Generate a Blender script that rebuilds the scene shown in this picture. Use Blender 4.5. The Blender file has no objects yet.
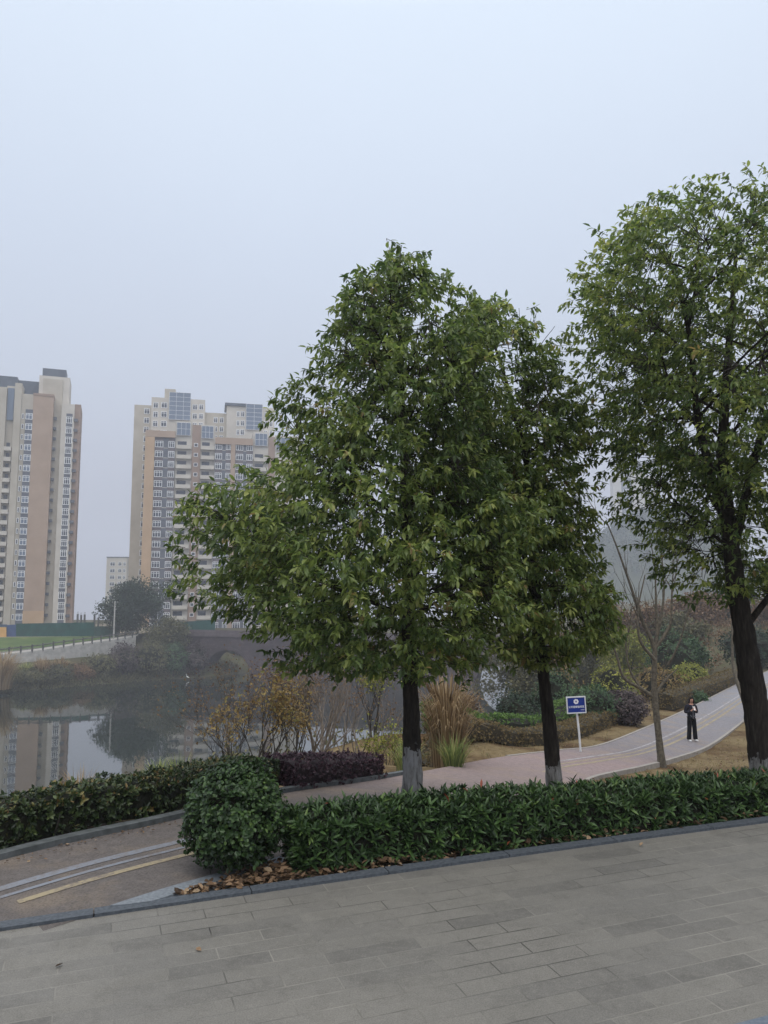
import bpy, math, random
import numpy as np
from mathutils import Vector

random.seed(7)
RNG = np.random.default_rng(11)
scene = bpy.context.scene
COL = scene.collection
PI = math.pi

# ------------------------------------------------------------------ camera
F = 750.0
CX, CY = 384.0, 512.0
HOR = 590.0
PITCH = math.atan((HOR - CY) / F)
CZ = 2.2
cp, sp = math.cos(PITCH), math.sin(PITCH)

def ray(px, py):
    xc, yc = (px - CX) / F, (CY - py) / F
    return np.array([xc, cp - yc * sp, sp + yc * cp])
def at(px, py, D):
    d = ray(px, py)
    t = D / d[1]
    return np.array([d[0] * t, D, CZ + d[2] * t])
def onz(px, py, z):
    d = ray(px, py)
    t = (z - CZ) / d[2]
    return np.array([d[0] * t, d[1] * t, z])

cam_data = bpy.data.cameras.new('camera')
cam = bpy.data.objects.new('camera', cam_data)
COL.objects.link(cam)
cam.location = (0, 0, CZ)
cam.rotation_euler = (PI / 2 + PITCH, 0, 0)
cam_data.sensor_fit = 'VERTICAL'
cam_data.sensor_height = 36.0
cam_data.lens = F / 1024.0 * 36.0
cam_data.clip_end = 5000
cam_data.clip_start = 0.05
scene.camera = cam

# ------------------------------------------------------------------ materials
def srgb(r, g, b):
    f = lambda c: (c / 255 / 12.92) if c / 255 <= 0.04045 else ((c / 255 + 0.055) / 1.055) ** 2.4
    return (f(r), f(g), f(b), 1)

class NT:
    def __init__(self, name):
        self.m = bpy.data.materials.new(name)
        self.m.use_nodes = True
        self.t = self.m.node_tree
        self.b = self.t.nodes['Principled BSDF']
        self.o = self.t.nodes['Material Output']
    def n(self, typ, **kw):
        nd = self.t.nodes.new(typ)
        for k, v in kw.items():
            if k.startswith('i_'):
                nd.inputs[k[2:].replace('_', ' ')].default_value = v
            else:
                setattr(nd, k, v)
        return nd
    def l(self, a, b):
        self.t.links.new(a, b)
    def ramp(self, fac, stops, interp='LINEAR'):
        r = self.n('ShaderNodeValToRGB')
        r.color_ramp.interpolation = interp
        e = r.color_ramp.elements
        while len(e) < len(stops):
            e.new(0.5)
        for i, (p, c) in enumerate(stops):
            e[i].position = p
            e[i].color = c if len(c) == 4 else (*c, 1)
        if fac is not None:
            self.l(fac, r.inputs['Fac'])
        return r.outputs['Color']
    def noise(self, scale, detail=4, vec=None, rough=0.55, dist=0.0):
        nd = self.n('ShaderNodeTexNoise')
        nd.inputs['Scale'].default_value = scale
        nd.inputs['Detail'].default_value = detail
        nd.inputs['Roughness'].default_value = rough
        nd.inputs['Distortion'].default_value = dist
        self.l(vec if vec is not None else self.pos(), nd.inputs['Vector'])
        return nd.outputs['Fac']
    def pos(self):
        if not hasattr(self, '_p'):
            self._p = self.n('ShaderNodeNewGeometry').outputs['Position']
        return self._p
    def objpos(self):
        if not hasattr(self, '_op'):
            self._op = self.n('ShaderNodeTexCoord').outputs['Object']
        return self._op
    def mix(self, fac, a, b, mode='MIX'):
        nd = self.n('ShaderNodeMix', data_type='RGBA', blend_type=mode)
        for s, v in (('Factor', fac), ('A', a), ('B', b)):
            idx = {'Factor': 0, 'A': 6, 'B': 7}[s]
            if isinstance(v, (int, float)):
                nd.inputs[idx].default_value = v
            elif isinstance(v, tuple):
                nd.inputs[idx].default_value = v if len(v) == 4 else (*v, 1)
            else:
                self.l(v, nd.inputs[idx])
        return nd.outputs[2]
    def math(self, op, a, b=None, clamp=False):
        nd = self.n('ShaderNodeMath', operation=op, use_clamp=clamp)
        for i, v in enumerate((a, b)):
            if v is None: continue
            if isinstance(v, (int, float)): nd.inputs[i].default_value = v
            else: self.l(v, nd.inputs[i])
        return nd.outputs[0]
    def attr(self, name):
        return self.n('ShaderNodeAttribute', attribute_name=name).outputs['Fac']
    def bump(self, h, strength=0.3, dist=0.02):
        nd = self.n('ShaderNodeBump')
        nd.inputs['Strength'].default_value = strength
        nd.inputs['Distance'].default_value = dist
        self.l(h, nd.inputs['Height'])
        self.l(nd.outputs['Normal'], self.b.inputs['Normal'])
    def base(self, c):
        if isinstance(c, tuple):
            self.b.inputs['Base Color'].default_value = c if len(c) == 4 else (*c, 1)
        else:
            self.l(c, self.b.inputs['Base Color'])
    def set(self, **kw):
        for k, v in kw.items():
            self.b.inputs[k.replace('_', ' ')].default_value = v
        return self

def noisy(name, c1, c2, scale=5.0, rough=0.8, bump=0.0, bdist=0.01, detail=5, spec=0.3):
    t = NT(name)
    f = t.noise(scale, detail)
    t.base(t.ramp(f, [(0.3, c1), (0.7, c2)]))
    t.set(Roughness=rough, Specular_IOR_Level=spec)
    if bump:
        t.bump(f, bump, bdist)
    return t.m

def leafmat(name, stops, rough=0.5, trans=0.2, spec=0.35):
    t = NT(name)
    c = t.ramp(t.attr('var'), stops)
    t.base(c)
    t.set(Roughness=rough, Specular_IOR_Level=spec)
    if trans > 0:
        tr = t.n('ShaderNodeBsdfTranslucent')
        hs = t.n('ShaderNodeHueSaturation')
        hs.inputs['Value'].default_value = 1.5
        t.l(c, hs.inputs['Color'])
        t.l(hs.outputs['Color'], tr.inputs['Color'])
        mx = t.n('ShaderNodeMixShader')
        mx.inputs[0].default_value = trans
        t.l(t.b.outputs[0], mx.inputs[1])
        t.l(tr.outputs[0], mx.inputs[2])
        t.l(mx.outputs[0], t.o.inputs['Surface'])
    return t.m

# ------------------------------------------------------------------ mesh builder
class MB:
    def __init__(self):
        self.v, self.f, self.var, self.nv = [], [], [], 0
    def add(self, verts, faces, mat=0, var=0.5):
        """faces: int array (n,k)"""
        verts = np.asarray(verts, dtype=np.float32).reshape(-1, 3)
        faces = np.asarray(faces, dtype=np.int32)
        self.v.append(verts)
        self.f.append((faces + self.nv, mat))
        if np.isscalar(var):
            var = np.full(len(verts), var, dtype=np.float32)
        self.var.append(np.asarray(var, dtype=np.float32))
        self.nv += len(verts)
    def box(self, x0, x1, y0, y1, z0, z1, mat=0):
        v = [(x, y, z) for x in (x0, x1) for y in (y0, y1) for z in (z0, z1)]
        f = [(0, 1, 3, 2), (4, 6, 7, 5), (0, 4, 5, 1), (2, 3, 7, 6), (0, 2, 6, 4), (1, 5, 7, 3)]
        self.add(v, f, mat)
    def tube(self, pts, radii, n=6, mat=0, cap=True, var=0.5, wob=0.0):
        pts = np.asarray(pts, float)
        m = len(pts)
        radii = np.broadcast_to(np.asarray(radii, float), (m,))
        tan = np.gradient(pts, axis=0)
        tan /= np.linalg.norm(tan, axis=1)[:, None] + 1e-9
        ref = np.array([0.31, 0.17, 0.93]) if abs(tan[0][2]) < 0.9 else np.array([0.95, 0.2, 0.1])
        rings = []
        for i in range(m):
            a = np.cross(tan[i], ref); a /= np.linalg.norm(a) + 1e-9
            b = np.cross(tan[i], a)
            ref = np.cross(a, tan[i]) if False else ref
            ang = np.arange(n) / n * 2 * PI
            rr = radii[i] * (1 + (RNG.normal(0, wob, n) if wob else 0))
            rings.append(pts[i] + (np.cos(ang) * rr)[:, None] * a + (np.sin(ang) * rr)[:, None] * b)
        v = np.concatenate(rings)
        i0 = np.arange(m - 1)[:, None] * n
        j = np.arange(n)[None, :]
        j1 = (j + 1) % n
        q = np.stack([i0 + j, i0 + j1, i0 + n + j1, i0 + n + j], -1).reshape(-1, 4)
        self.add(v, q, mat, var)
        if cap:
            self.add(rings[-1], [list(range(n))], mat, var)
            self.add(rings[0], [list(range(n))[::-1]], mat, var)
    def mesh(self, name, mats, smooth=False):
        me = bpy.data.meshes.new(name)
        V = np.concatenate(self.v) if self.v else np.zeros((0, 3), np.float32)
        me.vertices.add(len(V))
        me.vertices.foreach_set('co', V.ravel())
        loops, starts, mi, s = [], [], [], 0
        for fa, m in self.f:
            k = fa.shape[1]
            loops.append(fa.ravel())
            starts.append(s + np.arange(len(fa)) * k)
            mi.append(np.full(len(fa), m, np.int32))
            s += fa.size
        L = np.concatenate(loops); S = np.concatenate(starts)
        me.loops.add(len(L)); me.loops.foreach_set('vertex_index', L.astype(np.int32))
        me.polygons.add(len(S)); me.polygons.foreach_set('loop_start', S.astype(np.int32))
        me.polygons.foreach_set('material_index', np.concatenate(mi))
        me.polygons.foreach_set('use_smooth', np.full(len(S), bool(smooth)))
        at_ = me.attributes.new('var', 'FLOAT', 'POINT')
        at_.data.foreach_set('value', np.concatenate(self.var))
        for m in (mats if isinstance(mats, (list, tuple)) else [mats]):
            me.materials.append(m)
        me.update(calc_edges=True)
        me.validate()
        return me
    def build(self, name, mats, parent=None, smooth=False):
        o = bpy.data.objects.new(name, self.mesh(name, mats, smooth))
        COL.objects.link(o)
        if parent is not None:
            o.parent = parent
        return o

def tag(o, label=None, cat=None, group=None, kind=None):
    if label: o['label'] = label
    if cat: o['category'] = cat
    if group: o['group'] = group
    if kind: o['kind'] = kind
    return o
def empty(name, loc, label, cat, group=None, rz=0.0):
    o = bpy.data.objects.new(name, None)
    COL.objects.link(o)
    o.location = Vector([float(c) for c in loc]); o.rotation_euler = (0, 0, rz)
    return tag(o, label, cat, group)
def inst(me, name, parent, loc, rz=0.0):
    o = bpy.data.objects.new(name, me)
    COL.objects.link(o); o.parent = parent
    o.location = Vector([float(c) for c in loc]); o.rotation_euler = (0, 0, rz)
    return o

# ------------------------------------------------------------------ noise (vectorised)
class VN:
    def __init__(self, seed, scale):
        r = np.random.default_rng(seed)
        self.k = r.normal(0, 1, (10, 3)); self.k /= np.linalg.norm(self.k, axis=1)[:, None]
        self.k *= (r.uniform(0.6, 1.9, 10) * scale)[:, None]
        self.p = r.uniform(0, 2 * PI, 10)
    def __call__(self, P):
        return np.sin(P @ self.k.T + self.p).sum(1) / 10 ** .5 / 1.2
def unit(a):
    return a / (np.linalg.norm(a, axis=-1, keepdims=True) + 1e-9)
def sstep(a, b, x):
    t = np.clip((x - a) / (b - a), 0, 1)
    return t * t * (3 - 2 * t)

def leaves(mb, P, D, N, L, W, mat=0, var=None, droop=0.15, fold=0.25, simple=False):
    """P base points, D directions, N approximate normals, L lengths, W widths"""
    n = len(P)
    if n == 0: return
    L = np.broadcast_to(np.asarray(L, float), (n,))[:, None]
    W = np.broadcast_to(np.asarray(W, float), (n,))[:, None]
    D = unit(D)
    S = unit(np.cross(D, N))
    U = np.cross(S, D)
    if var is None:
        var = RNG.random(n)
    if simple:
        v = np.stack([P, P + D * L * .45 + S * W * .5 + U * W * fold * .5, P + D * L - U * L * droop, P + D * L * .45 - S * W * .5 + U * W * fold * .5], 1)
        k = 4
        fs = np.array([[0, 1, 2, 3]])
    else:
        m1 = P + D * L * .33
        m2 = P + D * L * .68 - U * L * droop * .35
        tip = P + D * L * .99 - U * L * droop
        v = np.stack([P, m1, m2, tip,
                      m1 + S * W * .5 + U * W * fold, m2 + S * W * .42 + U * W * fold * .8,
                      m1 - S * W * .5 + U * W * fold, m2 - S * W * .42 + U * W * fold * .8], 1)
        k = 8
        fs = np.array([[0, 4, 5, 1], [1, 5, 3, 2], [0, 1, 7, 6], [1, 2, 3, 7]])
    off = (np.arange(n) * k)[:, None, None]
    faces = (fs[None] + off).reshape(-1, 4)
    mb.add(v.reshape(-1, 3), faces, mat, np.repeat(var, k))

# ------------------------------------------------------------------ world, sun, haze
w = bpy.data.worlds.new('World'); scene.world = w; w.use_nodes = True
nt = w.node_tree
bg = nt.nodes['Background']; out = nt.nodes['World Output']
sky = nt.nodes.new('ShaderNodeTexSky'); sky.sky_type = 'NISHITA'; sky.sun_disc = False
SUN_EL, SUN_AZ = math.radians(60), math.radians(176)
sky.sun_elevation = SUN_EL; sky.sun_rotation = SUN_AZ
sky.air_density = 1.5; sky.dust_density = 6.0; sky.ozone_density = 1.0
nt.links.new(sky.outputs[0], bg.inputs['Color']); bg.inputs['Strength'].default_value = 0.05
# the cloud deck above: brighter overhead, greyer and bluer low down
geo = nt.nodes.new('ShaderNodeNewGeometry')
sep = nt.nodes.new('ShaderNodeSeparateXYZ')
tc = nt.nodes.new('ShaderNodeTexCoord')
nt.links.new(tc.outputs['Generated'], sep.inputs[0])
ramp = nt.nodes.new('ShaderNodeValToRGB')
els = ramp.color_ramp.elements
SKY = [(0.0, (0.535, 0.555, 0.665)), (0.12, (0.555, 0.59, 0.705)), (0.25, (0.61, 0.67, 0.795)), (0.42, (0.68, 0.765, 0.91)), (0.64, (0.80, 0.91, 1.06)), (0.80, (1.4, 1.45, 1.52)), (1.0, (2.5, 2.5, 2.5))]
while len(els) < len(SKY): els.new(0.5)
for e, (p, c) in zip(els, SKY): e.position = p; e.color = (*c, 1)
nt.links.new(sep.outputs['Z'], ramp.inputs['Fac'])
cn = nt.nodes.new('ShaderNodeTexNoise'); cn.inputs['Scale'].default_value = 1.6; cn.inputs['Detail'].default_value = 3
nt.links.new(tc.outputs['Generated'], cn.inputs['Vector'])
cm = nt.nodes.new('ShaderNodeMapRange'); cm.inputs['To Min'].default_value = 0.95; cm.inputs['To Max'].default_value = 1.06
nt.links.new(cn.outputs['Fac'], cm.inputs['Value'])
bg2 = nt.nodes.new('ShaderNodeBackground')
nt.links.new(ramp.outputs[0], bg2.inputs['Color']); nt.links.new(cm.outputs[0], bg2.inputs['Strength'])
mxs = nt.nodes.new('ShaderNodeMixShader'); mxs.inputs[0].default_value = 0.93
nt.links.new(bg.outputs[0], mxs.inputs[1]); nt.links.new(bg2.outputs[0], mxs.inputs[2])
nt.links.new(mxs.outputs[0], out.inputs['Surface'])

sd = bpy.data.lights.new('sun', 'SUN'); so = bpy.data.objects.new('sun', sd); COL.objects.link(so)
sd.energy = 1.3; sd.angle = math.radians(40); sd.color = (1, .97, .92)
# direction towards the sun
sv = Vector((math.sin(SUN_AZ) * math.cos(SUN_EL), math.cos(SUN_AZ) * math.cos(SUN_EL), math.sin(SUN_EL)))
so.rotation_euler = sv.to_track_quat('Z', 'Y').to_euler()
so.location = (0, 0, 60)

scene.view_settings.view_transform = 'Standard'
scene.view_settings.look = 'None'
scene.view_settings.exposure = 0.0
scene.view_settings.gamma = 1.0
scene.render.engine = 'CYCLES'
cy = scene.cycles
cy.max_bounces = 6; cy.diffuse_bounces = 4; cy.glossy_bounces = 3; cy.transmission_bounces = 3
cy.transparent_max_bounces = 4; cy.volume_bounces = 1
cy.use_denoising = True
cy.sample_clamp_indirect = 3.0

# ------------------------------------------------------------------ path and terrain
PL = [(-5.5, 3.8, -.15), (-3.22, 6.3, 0), (-2.06, 7.57, -.03), tuple(onz(285, 793, -.3)), tuple(onz(375, 780, -.7)), tuple(onz(440, 768, -1.2)),
      tuple(onz(500, 757, -1.7)), tuple(onz(560, 750, -2.2)), tuple(onz(600, 745, -2.5)), tuple(onz(640, 730, -3.0)), tuple(onz(690, 708, -3.4)),
      tuple(onz(740, 683, -3.7)), tuple(onz(768, 671, -3.9)), (42, 76, -4.0), (60, 100, -4)]
PR = [(-4.2, 3.0, -.12), (-2.21, 5.12, 0), (-1.2, 6.25, -.03), (.25, 8.1, -.25), (1.7, 10.4, -.65), (3.1, 13.0, -1.2),
      tuple(onz(590, 777, -1.85)), tuple(onz(640, 766, -2.4)), tuple(onz(675, 757, -2.75)), tuple(onz(708, 745, -3.2)), tuple(onz(738, 724, -3.55)),
      tuple(onz(771, 697, -3.75)), (29, 52, -3.9), (45, 74, -4.0), (63, 98, -4)]
def catmull(P, n):
    P = np.array(P, float)
    P = np.vstack([2 * P[0] - P[1], P, 2 * P[-1] - P[-2]])
    o = []
    for i in range(1, len(P) - 2):
        for t in np.linspace(0, 1, n, endpoint=False):
            a, b, c, d = P[i - 1:i + 3]
            o.append(.5 * (2 * b + (c - a) * t + (2 * a - 5 * b + 4 * c - d) * t * t + (3 * b - a - 3 * c + d) * t ** 3))
    o.append(P[-2])
    return np.array(o)
SL, SR = catmull(PL, 16), catmull(PR, 16)
SMID = (SL + SR) / 2
SHALF = np.linalg.norm((SL - SR)[:, :2], axis=1) / 2

k0, k1, k2 = onz(0, 932, 0), onz(384, 875, 0), onz(768, 824, 0)
KA = np.polyfit([k0[0], k1[0], k2[0]], [k0[1], k1[1], k2[1]], 2)
KA[0] *= .6
KA[2] = k1[1]
def yk(x):      # plaza edge
    return KA[0] * x * x + KA[1] * x + KA[2]

WATER = -16.3
CP = [(-9, 7, -.25), (-6, 9, -.55), (-4, 9.5, -.6), (-3, 12, -1.7), (-7, 13, -2.0), (-1.2, 14, -2.0), (-10, 10, -1), (-20, 10, -2), (-11, 20, -4.8), (-20, 20, -5),
      (0, 19, -3.6), (-30, 30, -8.5), (-10, 35, -10), (3, 32, -6.8), (8, 38, -6.4), (12, 45, -7.5), (0, 50, -14), (17, 60, -9), (6, 66, -15.5), (-20, 55, -17.5),
      (-60, 60, -18.5), (5, 80, -19), (20, 85, -12), (14, 100, -18.5), (28, 110, -14), (30, 66, -4.6), (35, 80, -3), (26, 72, -5), (44, 64, -2.2), (50, 95, -2), (34, 100, -5), (65, 110, -1),
      (70, 70, -1.2), (40, 45, -2.6), (30, 30, -2.3), (20, 20, -1.6), (14, 12, -.5), (30, 8, -.3), (9.2, 18, -2.15), (5.5, 11.5, -.85), (3, 8.6, -.3), (6, 9, -.35), (10, 10.5, -.5), (8, 14, -1.3),
      (4, 7.9, -.12), (1, 6.9, -.06), (0, 6.5, -.05), (-1.0, 5.8, -.03), (8, 9, -.12), (12, 19, -2.3), (17, 27, -3.0), (24, 38, -3.5), 
      (-40, 0, -1), (-40, -30, 0), (0, -30, 0), (40, -30, 0), (70, 10, -.2), (-70, 20, -6), (-70, 100, -19), (-70, 125, -19), (-30, 100, -20), (0, 125, -20), (25, 130, -18)]
for s in range(1, 14):
    CP += [tuple(np.array(PL[s]) - (0, 0, .04)), tuple(np.array(PR[s]) - (0, 0, .04))]
for s in range(4, 12):
    a, b = np.array(PL[s]), np.array(PR[s]); d = (a - b) * (1, 1, 0); d = d / np.linalg.norm(d)
    if s >= 5: CP.append(tuple(a + d * 3.6 - (0, 0, .12)))
    CP.append(tuple(a + d * (1.8 if s == 4 else 2.0) - (0, 0, .08)))
CP = np.array(CP, float)
def tps(d2):
    return np.where(d2 > 1e-9, .5 * d2 * np.log(d2 + 1e-12), 0)
_A = CP[:, :2] / 20.0
_n = len(CP)
_K = tps(((_A[:, None] - _A[None]) ** 2).sum(-1)) + np.eye(_n) * .002
_Pm = np.hstack([np.ones((_n, 1)), _A])
_M = np.block([[_K, _Pm], [_Pm.T, np.zeros((3, 3))]])
_W = np.linalg.solve(_M, np.concatenate([CP[:, 2], np.zeros(3)]))
def rbf(x, y):
    q = np.stack([x, y], -1) / 20.0
    r = np.zeros(len(x))
    for i in range(0, len(x), 20000):
        s = q[i:i + 20000]
        r[i:i + 20000] = tps(((s[:, None] - _A[None]) ** 2).sum(-1)) @ _W[:_n] + _W[_n] + s @ _W[_n + 1:]
    return r
SH0, SH1 = np.array([-71.0, 137.0]), np.array([-40.0, 163.0])
_sd = (SH1 - SH0) / np.linalg.norm(SH1 - SH0)
BANKN = VN(5, .18)
def farz(x, y):
    d = (y - SH0[1]) * _sd[0] - (x - SH0[0]) * _sd[1]
    n = BANKN(np.stack([x, y, 0 * x], -1))
    d = d + n * 1.5
    d = np.where(x > -10, np.minimum(d, y - 215), d)
    left = np.interp(d, [-8, 0, 9, 15, 30, 60], [-20, WATER, -12.2, -10.6, -9.0, -8.4])
    e = x - (24 + (y - 113) * .08)
    right = np.interp(e, [-6, 0, 10, 30, 60], [-20, WATER, -11, -6, -1])
    return np.maximum(left, right) - np.clip(y - 270, 0, None) * .075
def terrain(x, y):
    x = np.atleast_1d(np.asarray(x, float)); y = np.atleast_1d(np.asarray(y, float))
    w = sstep(105, 132, y)
    w = np.maximum(w, sstep(55, 80, np.abs(x)) * sstep(60, 90, y))
    inner = rbf(np.clip(x, -80, 80), np.clip(y, -40, 132))
    z = inner * (1 - w) + farz(x, y) * w
    nn = VN(9, .9)(np.stack([x, y, 0 * x], -1)) * .05 * sstep(7, 14, y)
    z = z + nn
    # blend to the path
    best = np.full(len(x), 1e9); zp = np.zeros(len(x)); hf = np.ones(len(x))
    for i in range(0, len(x), 20000):
        s = slice(i, i + 20000)
        d2 = (x[s, None] - SMID[None, :, 0]) ** 2 + (y[s, None] - SMID[None, :, 1]) ** 2
        j = d2.argmin(1)
        a, b = SL[j], SR[j]
        ab = (b - a)[:, :2]
        t = (((np.stack([x[s], y[s]], -1) - a[:, :2]) * ab).sum(1)) / (ab ** 2).sum(1)
        zp[s] = a[:, 2] + (b[:, 2] - a[:, 2]) * np.clip(t, -.3, 1.3)
        best[s] = np.sqrt(d2.min(1)); hf[s] = SHALF[j]
    wp = 1 - sstep(.12, 1.0 + .05 * y.clip(0, 60), best - hf)
    z = z * (1 - wp) + (zp - .06 - np.clip(y - 8, 0, 30) * .0018) * wp
    # plaza
    dk = yk(x) - y
    wk = sstep(-.12, .12, dk) * (np.abs(x) < 40)
    return z * (1 - wk) + (-.2) * wk
def tz(x, y):
    return float(terrain([x], [y])[0])
def hit(px, py, start=3.0, end=330.0):
    d = ray(px, py)
    t = np.geomspace(start, end, 700)
    P = d[None] * t[:, None]; P[:, 2] += CZ
    z = terrain(P[:, 0], P[:, 1])
    b = np.nonzero(P[:, 2] < z)[0]
    i = b[0] if len(b) else len(t) - 1
    p = P[i].copy(); p[2] = z[i]
    return p

def axis(stops):
    o = []
    for (a, b, st) in stops:
        o += list(np.arange(a, b, st))
    return np.array(o + [stops[-1][1]])
gx = axis([(-880, -200, 40), (-200, -80, 8), (-80, -12, 2), (-12, -4, .5), (-4, 10, .22), (10, 20, .5), (20, 80, 1.5), (80, 200, 8), (200, 880, 40)])
gy = axis([(-60, -8, 8), (-8, 4, 1.0), (4, 14, .22), (14, 30, .5), (30, 60, 1.0), (60, 135, 2), (135, 190, 1.6), (190, 300, 8), (300, 1200, 50)])
X, Y = np.meshgrid(gx, gy)
Z = terrain(X.ravel(), Y.ravel())
mb = MB()
nx, ny = len(gx), len(gy)
ii = (np.arange(ny - 1)[:, None] * nx + np.arange(nx - 1)[None]).ravel()
mb.add(np.stack([X.ravel(), Y.ravel(), Z], -1), np.stack([ii, ii + 1, ii + nx + 1, ii + nx], -1))
t = NT('ground_soil_grass')
p = t.pos()
sepn = t.n('ShaderNodeSeparateXYZ'); t.l(p, sepn.inputs[0])
n1 = t.noise(.5, 5); n2 = t.noise(6, 6, rough=.7); n3 = t.noise(40, 3)
dry = t.ramp(n2, [(.25, srgb(82, 72, 52)), (.5, srgb(120, 104, 76)), (.75, srgb(142, 126, 96))])
brown = t.ramp(n2, [(.3, srgb(52, 40, 28)), (.7, srgb(104, 80, 54))])
green = t.ramp(n2, [(.3, srgb(44, 56, 30)), (.7, srgb(92, 98, 56))])
c = t.mix(t.ramp(n1, [(.45, (0, 0, 0)), (.62, (1, 1, 1))]), dry, brown)
farg = t.n('ShaderNodeMapRange'); farg.inputs['From Min'].default_value = 36; farg.inputs['From Max'].default_value = 60
t.l(sepn.outputs['Y'], farg.inputs['Value'])
brown2 = t.ramp(n2, [(.3, srgb(54, 52, 38)), (.7, srgb(104, 98, 76))])
c2 = t.mix(t.ramp(n1, [(.30, (0, 0, 0)), (.5, (1, 1, 1))]), green, brown2)
c = t.mix(farg.outputs[0], c, c2)
c = t.mix(t.math('MULTIPLY', n3, .35), c, (0.02, .016, .01, 1))
t.base(c); t.set(Roughness=.95, Specular_IOR_Level=.1)
t.bump(n2, .5, .05)
M_ground = t.m
tag(mb.build('ground', M_ground, smooth=True), kind='structure')

# lawn on the far bank
def sheet(name, mat, poly_px=None, grid=None, lift=.05, kind='structure'):
    mb = MB()
    (x0, x1, nx_), (y0, y1, ny_) = grid
    XX, YY = np.meshgrid(np.linspace(x0, x1, nx_), np.linspace(y0, y1, ny_))
    zz = terrain(XX.ravel(), YY.ravel()) + lift
    ii = (np.arange(ny_ - 1)[:, None] * nx_ + np.arange(nx_ - 1)[None]).ravel()
    mb.add(np.stack([XX.ravel(), YY.ravel(), zz], -1), np.stack([ii, ii + 1, ii + nx_ + 1, ii + nx_], -1))
    return tag(mb.build(name, mat, smooth=True), kind=kind)

# water
t = NT('lake_water')
t.base((.012, .017, .014, 1)); t.set(Roughness=.025, IOR=2.8, Specular_IOR_Level=.5)
mp = t.n('ShaderNodeMapping'); mp.inputs['Scale'].default_value = (1, .5, 1)
t.l(t.pos(), mp.inputs['Vector'])
wn = t.noise(.55, 3, vec=mp.outputs[0])
t.bump(wn, .05, .12)
mb = MB(); mb.add([(-800, 40, WATER), (45, 40, WATER), (60, 320, WATER), (-800, 320, WATER)], [(0, 1, 2, 3)])
tag(mb.build('lake', t.m), kind='structure')

# path surface
def strip(name, mat, f0, f1, i0=0, i1=None, lift=0.0, thick=0.0, sub=1, parent=None, wig=0):
    """a band of the path between lateral fractions f0..f1 (0 = lake side edge)"""
    i1 = i1 or len(SL)
    A, B = SL[i0:i1], SR[i0:i1]
    fr = np.linspace(f0, f1, sub + 1)
    V = np.stack([A + (B - A) * f for f in fr], 1)
    V[..., 2] += lift
    m, kk = V.shape[:2]
    mb = MB()
    ii = (np.arange(m - 1)[:, None] * kk + np.arange(kk - 1)[None]).ravel()
    mb.add(V.reshape(-1, 3), np.stack([ii, ii + 1, ii + kk + 1, ii + kk], -1)[:, ::-1])
    return mb.build(name, mat, parent)
t = NT('path_asphalt')
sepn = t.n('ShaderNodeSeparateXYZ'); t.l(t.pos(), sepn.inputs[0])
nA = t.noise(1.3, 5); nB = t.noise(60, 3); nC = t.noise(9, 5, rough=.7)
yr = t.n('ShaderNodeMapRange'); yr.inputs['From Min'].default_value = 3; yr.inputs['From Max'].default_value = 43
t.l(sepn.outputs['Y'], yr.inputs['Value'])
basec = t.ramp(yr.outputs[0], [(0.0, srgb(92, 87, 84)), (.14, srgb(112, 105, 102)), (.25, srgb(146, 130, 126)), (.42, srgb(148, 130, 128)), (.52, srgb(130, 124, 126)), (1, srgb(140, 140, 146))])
basec = t.mix(t.ramp(nC, [(.35, (.7, .7, .7)), (.65, (0, 0, 0))]), basec, t.mix(.5, basec, (.05, .04, .035, 1)))
basec = t.mix(t.ramp(nA, [(.5, (0, 0, 0)), (.75, (.5, .5, .5))]), basec, srgb(150, 132, 110))
basec = t.mix(t.math('MULTIPLY', t.ramp(nB, [(.45, (0, 0, 0)), (.7, (1, 1, 1))]), .45), basec, (.03, .028, .026, 1))
t.base(basec); t.set(Roughness=.85, Specular_IOR_Level=.25); t.bump(nB, .7, .012)
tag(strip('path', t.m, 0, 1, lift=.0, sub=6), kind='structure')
def paint(name, col, wear):
    t = NT(name)
    f = t.noise(26, 8, rough=.8); g = t.noise(3, 4)
    m = t.math('ADD', t.math('MULTIPLY', f, .65), t.math('MULTIPLY', g, .35))
    under = t.mix(t.noise(60, 3), srgb(84, 78, 74), srgb(128, 118, 112))
    t.base(t.mix(t.ramp(m, [(.44 + wear, (.92, .92, .92)), (.60 + wear, (0, 0, 0))]), under, col))
    t.set(Roughness=.85, Specular_IOR_Level=.2)
    t.bump(t.noise(60, 3), .3, .008)
    return t.m
Mw = paint('worn_white_paint', srgb(158, 156, 158), .02); Mwb = paint('worn_blue_grey_paint', srgb(122, 126, 134), .03); My = paint('worn_yellow_paint', srgb(152, 140, 114), .03)
i0 = 15
tag(strip('path_marking', Mwb, .37, .43, i0=i0, i1=48, lift=.004), kind='structure')
tag(strip('path_marking', Mwb, .49, .52, i0=i0 - 1, i1=48, lift=.004), kind='structure')
tag(strip('path_marking', My, .60, .645, i0=i0 + 1, i1=48, lift=.004), kind='structure')
tag(strip('path_marking', Mw, .40, .435, i0=100, lift=.004), kind='structure')
tag(strip('path_marking', My, .50, .53, i0=96, lift=.004), kind='structure')
tag(strip('path_marking', My, .60, .64, i0=92, lift=.004), kind='structure')

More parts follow.
